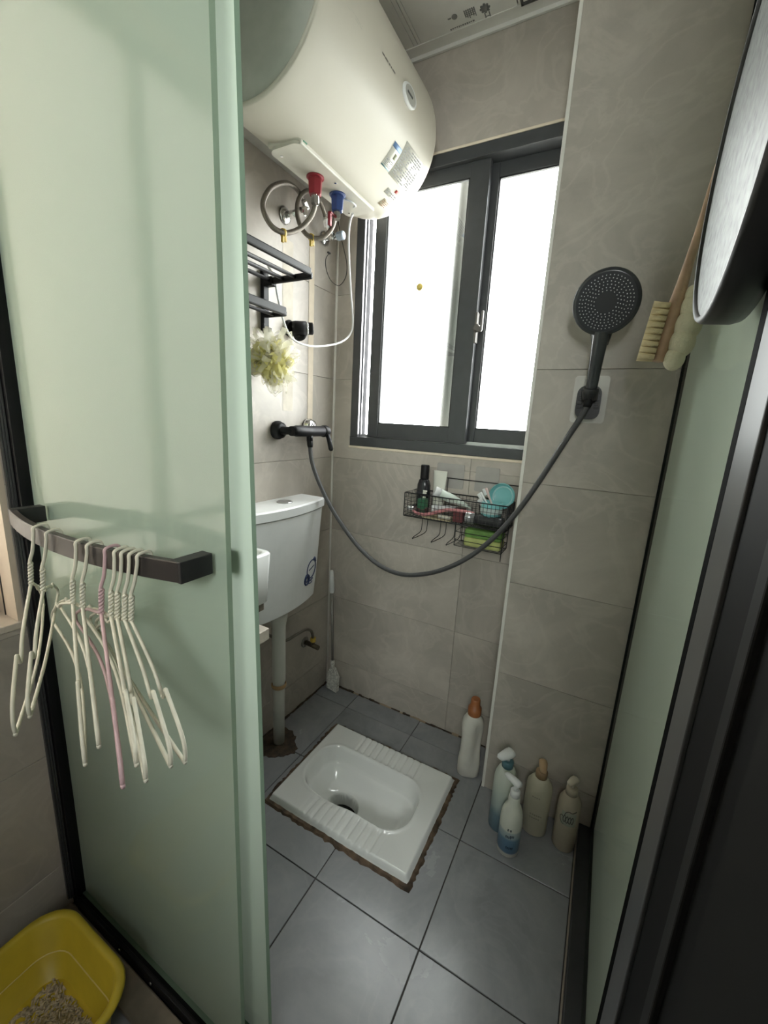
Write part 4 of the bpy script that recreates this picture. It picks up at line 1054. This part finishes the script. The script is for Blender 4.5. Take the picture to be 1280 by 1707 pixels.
for v in bm.verts:
    v.co.z = max(.034, v.co.z); v.co.x = max(v.co.x, .03)
ob('glass_pane', bm, GM, rd)
bm = BM(); bx(bm, (.42, -.974, .962), (.541, -.957, .998), .006); bx(bm, (.48, -.980, .970), (.50, -.965, .992)); ob('inner_handle', bm, BLACKM, rd)
# left jamb, floor track and threshold
jb = thing('door_jamb', 'black fluted aluminium jamb where the glass door meets the left wall', 'door jamb', (.01, -1.0, 0))
bm = BM(); bx(bm, (.0015, -1.032, 0), (.024, -.965, 2.14), .001); ob('channel', bm, BLACK, jb)
for k in range(3):
    bm = BM(); bx(bm, (.0015, -1.0425 + .0035 * k - .001, .03), (.008 + .003 * k, -1.0405 + .0035 * k, 2.14)); ob('flute', bm, GUN, jb)
tk = thing('floor_track', 'black aluminium sliding track on the floor under the glass doors', 'door track', (.55, -1.0, 0))
bm = BM(); bx(bm, (.024, -1.034, 0), (1.085, -.965, .012), .002); bx(bm, (.024, -1.034, .012), (1.085, -1.026, .032), .002); bx(bm, (.024, -.973, .012), (1.085, -.965, .03), .002); bx(bm, (.024, -1.004, .012), (1.085, -.998, .026), .002); ob('channel', bm, BLACK, tk)
for x in (.2, .31, .7):
    bm = BM(); lathe(bm, [(.004, 0), (.003, .002)], 10, along((0, -1, 0), (x, -1.034, .02))); ob('screw', bm, CHROME, tk)
bm = BM(); bx(bm, (.001, -1.085, 0), (1.95, -1.036, .012), .003); ob('threshold', bm, M('brown_stone', (.20, .17, .13), .5, var=.2), kind='structure')
# top rail, out of view from the photograph
bm = BM(); bx(bm, (.001, -1.036, 2.12), (1.12, -.962, 2.16), .002); ob('top_track', bm, BLACK, label='black aluminium top track above the glass doors', cat='door track')

# side glass panel along the right, with sill and corner post
sg = thing('side_glass_panel', 'frosted green side glass panel between the pier and the dark post', 'glass panel', (1.104, -.49, .02))
bm = BM(); glass_panel(bm, (1.101, -.838, .03), (1.109, -.180, 2.12), (1, 0, 0)); ob('glass_pane', bm, GM, sg)
bm = BM(); bx(bm, (1.098, -.1805, .03), (1.112, -.1765, 2.12), .0008); ob('wall_channel', bm, BLACK, sg)
bm = BM(); bx(bm, (1.068, -.828, 0.0005), (1.14, -.1765, .03), .003); ob('sill', bm, BLACKM, sg)
bm = BM(); bx(bm, (1.0645, -.828, 0.0005), (1.068, -.1765, .006)); ob('sill_sealant', bm, M('sill_beige', (.32, .27, .22), .6), sg)
POSTB = M('post_black', (.004, .004, .004), .65, spec=.1)
ps = thing('corner_post', 'dark grey and black aluminium corner post at the right edge', 'post', (1.11, -.98, 0))
bm = BM(); bx(bm, (1.0885, -.850, .0), (1.12, -.829, 2.14), .001); ob('rubber_seal', bm, M('seal_black', (.004, .004, .004), .8, spec=.03), ps)
bm = BM(); bx(bm, (1.0885, -.915, 0), (1.15, -.850, 2.14), .0015); ob('grey_profile', bm, GUN, ps)
bm = BM(); bx(bm, (1.0925, -.990, 0), (1.15, -.915, 2.14), .001); ob('black_profile', bm, POSTB, ps)
bm = BM(); bx(bm, (1.0895, -1.012, 0), (1.15, -.990, 2.14), .002); ob('rib', bm, M('rib_charcoal', (.012, .012, .012), .6, spec=.15), ps)
bm = BM(); bx(bm, (1.0955, -1.055, 0), (1.15, -1.012, 2.14), .001); ob('black_profile', bm, POSTB, ps)
bm = BM(); bx(bm, (1.090, -1.30, 0), (1.16, -1.055, 2.14), .004); ob('outer_profile', bm, M('outer_charcoal', (.006, .006, .0055), .7, spec=.12), ps)

# round mirror on the side glass
mr = thing('round_mirror', 'round water-stained mirror in a deep black frame at the upper right', 'mirror', (1.07, -.77, 1.31))
MC = Vector((0, -.772, 1.497))
TX = lambda x: along((-1, 0, 0), (x, MC.y, MC.z))
bm = BM(); lathe(bm, [(.170, 0), (.184, .002), (.186, .010), (.184, .036), (.181, .0405), (.176, .0405), (.1745, .034)], 72, TX(1.0895), capt=False); ob('frame', bm, M('mirror_frame_black', (.014, .014, .014), .4), mr)
m, N, L, b = nodes('stained_mirror')
b.inputs['Metallic'].default_value = .12; b.inputs['Specular IOR Level'].default_value = .25
tc = N.new('ShaderNodeTexCoord'); n1 = N.new('ShaderNodeTexNoise'); n1.inputs['Scale'].default_value = 70; n1.inputs['Detail'].default_value = 3; L.new(tc.outputs['Object'], n1.inputs['Vector'])
vo = N.new('ShaderNodeTexVoronoi'); vo.inputs['Scale'].default_value = 90; L.new(tc.outputs['Object'], vo.inputs['Vector'])
rp = N.new('ShaderNodeValToRGB'); rp.color_ramp.elements[0].position = .35; rp.color_ramp.elements[0].color = (.13, .137, .135, 1); rp.color_ramp.elements[1].position = .72; rp.color_ramp.elements[1].color = (.23, .24, .238, 1)
L.new(n1.outputs['Fac'], rp.inputs[0]); L.new(rp.outputs[0], b.inputs['Base Color'])
m2 = N.new('ShaderNodeMapRange'); m2.inputs[1].default_value = 0; m2.inputs[2].default_value = .5; m2.inputs[3].default_value = .6; m2.inputs[4].default_value = .42; L.new(vo.outputs['Distance'], m2.inputs[0]); L.new(m2.outputs[0], b.inputs['Roughness'])
bm = BM(); lathe(bm, [(.1755, .030), (.1755, .0365)], 72, TX(1.0895)); ob('mirror_glass', bm, m, mr)

# bath brush hanging on the side glass
bb = thing('bath_brush', 'wooden handled bath brush with cream bristles hanging on the side glass', 'brush', (1.045, -.40, 1.32))
WOOD = M('pale_wood', (.50, .33, .22), .5, var=.15, scale=40)
topb = Vector((1.0755, -.40, 1.66)); botb = Vector((1.036, -.40, 1.322)); dv = (topb - botb).normalized()
bm = BM(); tube(bm, [botb, botb + dv * .02, botb + dv * .10, botb + dv * .14, botb + dv * .22, topb - dv * .02, topb], [.010, .012, .0125, .0095, .0065, .0075, .005], 12)
ob('handle', bm, WOOD, bb)
bm = BM(); sd_ = Vector((-dv.z, 0, dv.x)).normalized()
for i in range(9):
    for j in range(4):
        p = botb + dv * (.006 + .0112 * i) + Vector((0, -.013 + .0088 * j, 0)) + sd_ * .008
        tube(bm, [p, p + sd_ * .028], [.0048, .0066], 6)
ob('bristles', bm, M('cream_bristle', (.80, .66, .40), .7, bump=.8, bscale=700), bb, kind='stuff')
bm = BM()
for q, r_ in ((.008, .022), (.036, .027), (.066, .028), (.096, .024), (.118, .017)):
    c = botb + dv * q - sd_ * (.009 + r_ * .72)
    t = bmesh.new(); bmesh.ops.create_icosphere(t, subdivisions=3, radius=r_); 
    for v in t.verts: v.co.x *= .8
    bmesh.ops.translate(t, vec=c, verts=t.verts)
    for f in t.faces: f.smooth = True
    merge(bm, t)
ob('sponge_pad', bm, M('sponge_cream', (.76, .70, .52), .85, bump=.8, bscale=250), bb)
bm = BM(); tube(bm, spline([topb + Vector((0, 0, -.012)), topb + Vector((.006, 0, .02)), topb + Vector((.012, 0, .035))], 5), .0012, 6); ob('hanging_loop', bm, PLASTW, bb)
hk = thing('glass_hook', 'clear suction hook on the side glass holding the bath brush', 'hook', (1.095, -.40, 1.68))
bm = BM(); lathe(bm, [(.018, 0), (.016, .003), (.005, .006)], 20, along((-1, 0, 0), (1.1005, -.40, 1.70))); ob('suction_cup', bm, MATS['clear_vinyl'], hk)
bm = BM(); tube(bm, spline([(1.096, -.4, 1.705), (1.09, -.4, 1.69), (1.084, -.4, 1.69), (1.082, -.4, 1.698)], 4), .0014, 6); ob('wire_hook', bm, CHROME, hk)

# ------------------------------------------------------------------ wire coat hangers on the handle
HW = M('hanger_white_coat', (.66, .64, .53), .45, var=.08, scale=60); HPK = M('hanger_pink_coat', (.55, .38, .40), .45, var=.08, scale=60)
def bar_y(x): t = (x - .072) / .458; return -1.062 - .030 * (1 - (2 * t - 1) ** 2)
HG = [(.241, .19, 30, .790, 24, HW, 'off-white wire hanger hung leftmost on the door handle'),
      (.284, .17, 30, .820, 27, HW, 'off-white wire hanger second from the left on the door handle'),
      (.360, .19, 25, .800, 14, HW, 'off-white wire hanger third from the left, first of the close bunch'),
      (.384, .19, 24, .830, 15, HW, 'off-white wire hanger directly left of the pink hanger'),
      (.419, .21, 25, .815, 15, HPK, 'pink wire hanger among the white ones on the door handle'),
      (.436, .19, 24, .830, 15, HW, 'off-white wire hanger directly right of the pink hanger'),
      (.448, .19, 24, .815, 16, HW, 'off-white wire hanger third from the right on the door handle'),
      (.461, .17, 18, .810, 16, HW, 'off-white wire hanger second from the right on the door handle'),
      (.474, .155, 14, .800, 14, HW, 'off-white wire hanger hung rightmost on the door handle')]
for hx, Ln, th, ze, tf, mt, lab in HG:
    yb = bar_y(hx); ys_ = yb - .0105
    t = thing('coat_hanger', lab, 'coat hanger', (hx, ys_, .80), group='wire coat hangers on the door handle')
    jx = random.uniform(-.003, .003)
    hook = [(hx, yb + .0075, .978), (hx, yb + .0078, .992), (hx, yb + .0068, 1.0), (hx, yb + .003, 1.003), (hx, yb - .004, 1.003), (hx, ys_ - .0005, 1.0), (hx, ys_ - .0012, .99), (hx - .002 + jx, ys_ - .004, .965), (hx - .006 + jx, ys_ - .008, .945), (hx - .006 + jx, ys_ - .010, .915)]
    n_ = Vector((hx - .006 + jx, ys_ - .010, .912))
    bm = BM(); tube(bm, spline(hook, 5), .0023, 8); ob('hook', bm, mt, t)
    bm = BM()
    for ph in (0, PI):
        pts = []
        for q in range(31):
            a = q / 30 * 7 * PI + ph; pts.append(n_ + Vector((.0019 * math.cos(a) + .003 * q / 30, .0019 * math.sin(a) + .002 * q / 30, .036 * q / 30)))
        tube(bm, pts, .0019, 6)
    ob('twisted_neck', bm, mt, t)
    thn, thf = math.radians(th), math.radians(tf); Lf = .19
    def nr(s, z): return n_ + Vector((math.cos(thn) * s, -math.sin(thn) * s, z - n_.z))
    def fr(s, z): return n_ + Vector((-math.cos(thf) * s, min(math.sin(thf) * s, -1.0245 - n_.y), z - n_.z))
    zs_ = n_.z; zb = ze
    near = [n_, nr(.012, zs_ - .004), nr(Ln * .45, zs_ - (zs_ - zb) * .30), nr(Ln * .60, zs_ - (zs_ - zb) * .50), nr(Ln * .645, zs_ - (zs_ - zb) * .52), nr(Ln * .69, zs_ - (zs_ - zb) * .40), nr(Ln * .74, zs_ - (zs_ - zb) * .44), nr(Ln * .95, zs_ - (zs_ - zb) * .70), nr(Ln * 1.0, zb + .016), nr(Ln * .985, zb + .001), nr(Ln * .93, zb - .001)]
    zf = zb + .012
    far = [fr(Lf * .92, zf), fr(Lf * .985, zf - .002), fr(Lf, zf + .008), fr(Lf * .93, zs_ - (zs_ - zf) * .78), fr(Lf * .69, zs_ - (zs_ - zf) * .50), fr(Lf * .66, zs_ - (zs_ - zf) * .44), fr(Lf * .6, zs_ - (zs_ - zf) * .46), fr(Lf * .45, zs_ - (zs_ - zf) * .30), fr(.012, zs_ - .003), n_ + Vector((0, .003, 0))]
    bm = BM(); tube(bm, spline(near + [nr(.05, zb + .004), fr(.05, zf)] + far, 5), .0023, 8); ob('frame', bm, mt, t)

# ------------------------------------------------------------------ litter box
lt = thing('litter_box', 'yellow plastic litter box on the floor by the glass door', 'litter box', (.205, -1.31, 0))
LX0, LX1, LY0, LY1 = .082, .356, -1.50, -1.080; LZ = .140
def lring(ins, z, r): return [(x, y, z) for x, y in rrect(LX0 + ins, LY0 + ins, LX1 - ins, LY1 - ins, r, 8)]
bm = BM()
loops = [lring(.036, .001, .035), lring(.030, .003, .04), lring(.012, LZ - .012, .058), lring(-.002, LZ - .010, .066), lring(-.004, LZ - .004, .068), lring(-.001, LZ, .066), lring(.008, LZ, .06), lring(.012, LZ - .004, .058), lring(.022, .066, .050), lring(.025, .064, .048), lring(.034, .008, .04)]
R = [[bm.verts.new(p) for p in lp] for lp in loops]
for A, B in zip(R, R[1:]):
    for j in range(len(A)): bm.faces.new((A[j], A[(j + 1) % len(A)], B[(j + 1) % len(A)], B[j])).smooth = True
bm.faces.new(R[0][::-1]); bm.faces.new(R[-1])
YLW = M('yellow_box_plastic', (.52, .40, .035), .4, var=.06)
ob('tray', bm, YLW, lt)
bm = BM(); tube(bm, [Vector(p) for p in lring(.0225, .066, .050)], .0012, 6, closed=True); ob('step_line', bm, M('pale_yellow', (.66, .56, .24), .4), lt)
def pile(x, y):
    dx = (x - .225) / .075; dy = (y + 1.30) / .15
    return .010 + .042 * max(0, 1 - dx * dx * .8 - dy * dy * .8) + .002 * math.sin(x * 190) * math.sin(y * 170)
bm = BM(); n1_, n2_ = 30, 44; G = []
for j in range(n2_ + 1):
    G.append([bm.verts.new((LX0 + .042 + (LX1 - LX0 - .084) * i / n1_, LY0 + .042 + (LY1 - LY0 - .084) * j / n2_, pile(LX0 + .042 + (LX1 - LX0 - .084) * i / n1_, LY0 + .042 + (LY1 - LY0 - .084) * j / n2_) - .002)) for i in range(n1_ + 1)])
for j in range(n2_):
    for i in range(n1_): bm.faces.new((G[j][i], G[j][i + 1], G[j + 1][i + 1], G[j + 1][i]))
for k in range(2600):
    x = random.uniform(LX0 + .044, LX1 - .044); y = random.uniform(LY0 + .044, LY1 - .044)
    z = pile(x, y); d = Vector((random.uniform(-1, 1), random.uniform(-1, 1), random.uniform(-.3, .3))).normalized() * random.uniform(.003, .0055)
    tube(bm, [Vector((x, y, z)) - d, Vector((x, y, z)) + d], .0016, 4)
ob('litter', bm, M('litter_granules', (.46, .40, .31), .9, var=.35, scale=160), label='beige litter granules heaped in the yellow box', cat='litter', kind='stuff')
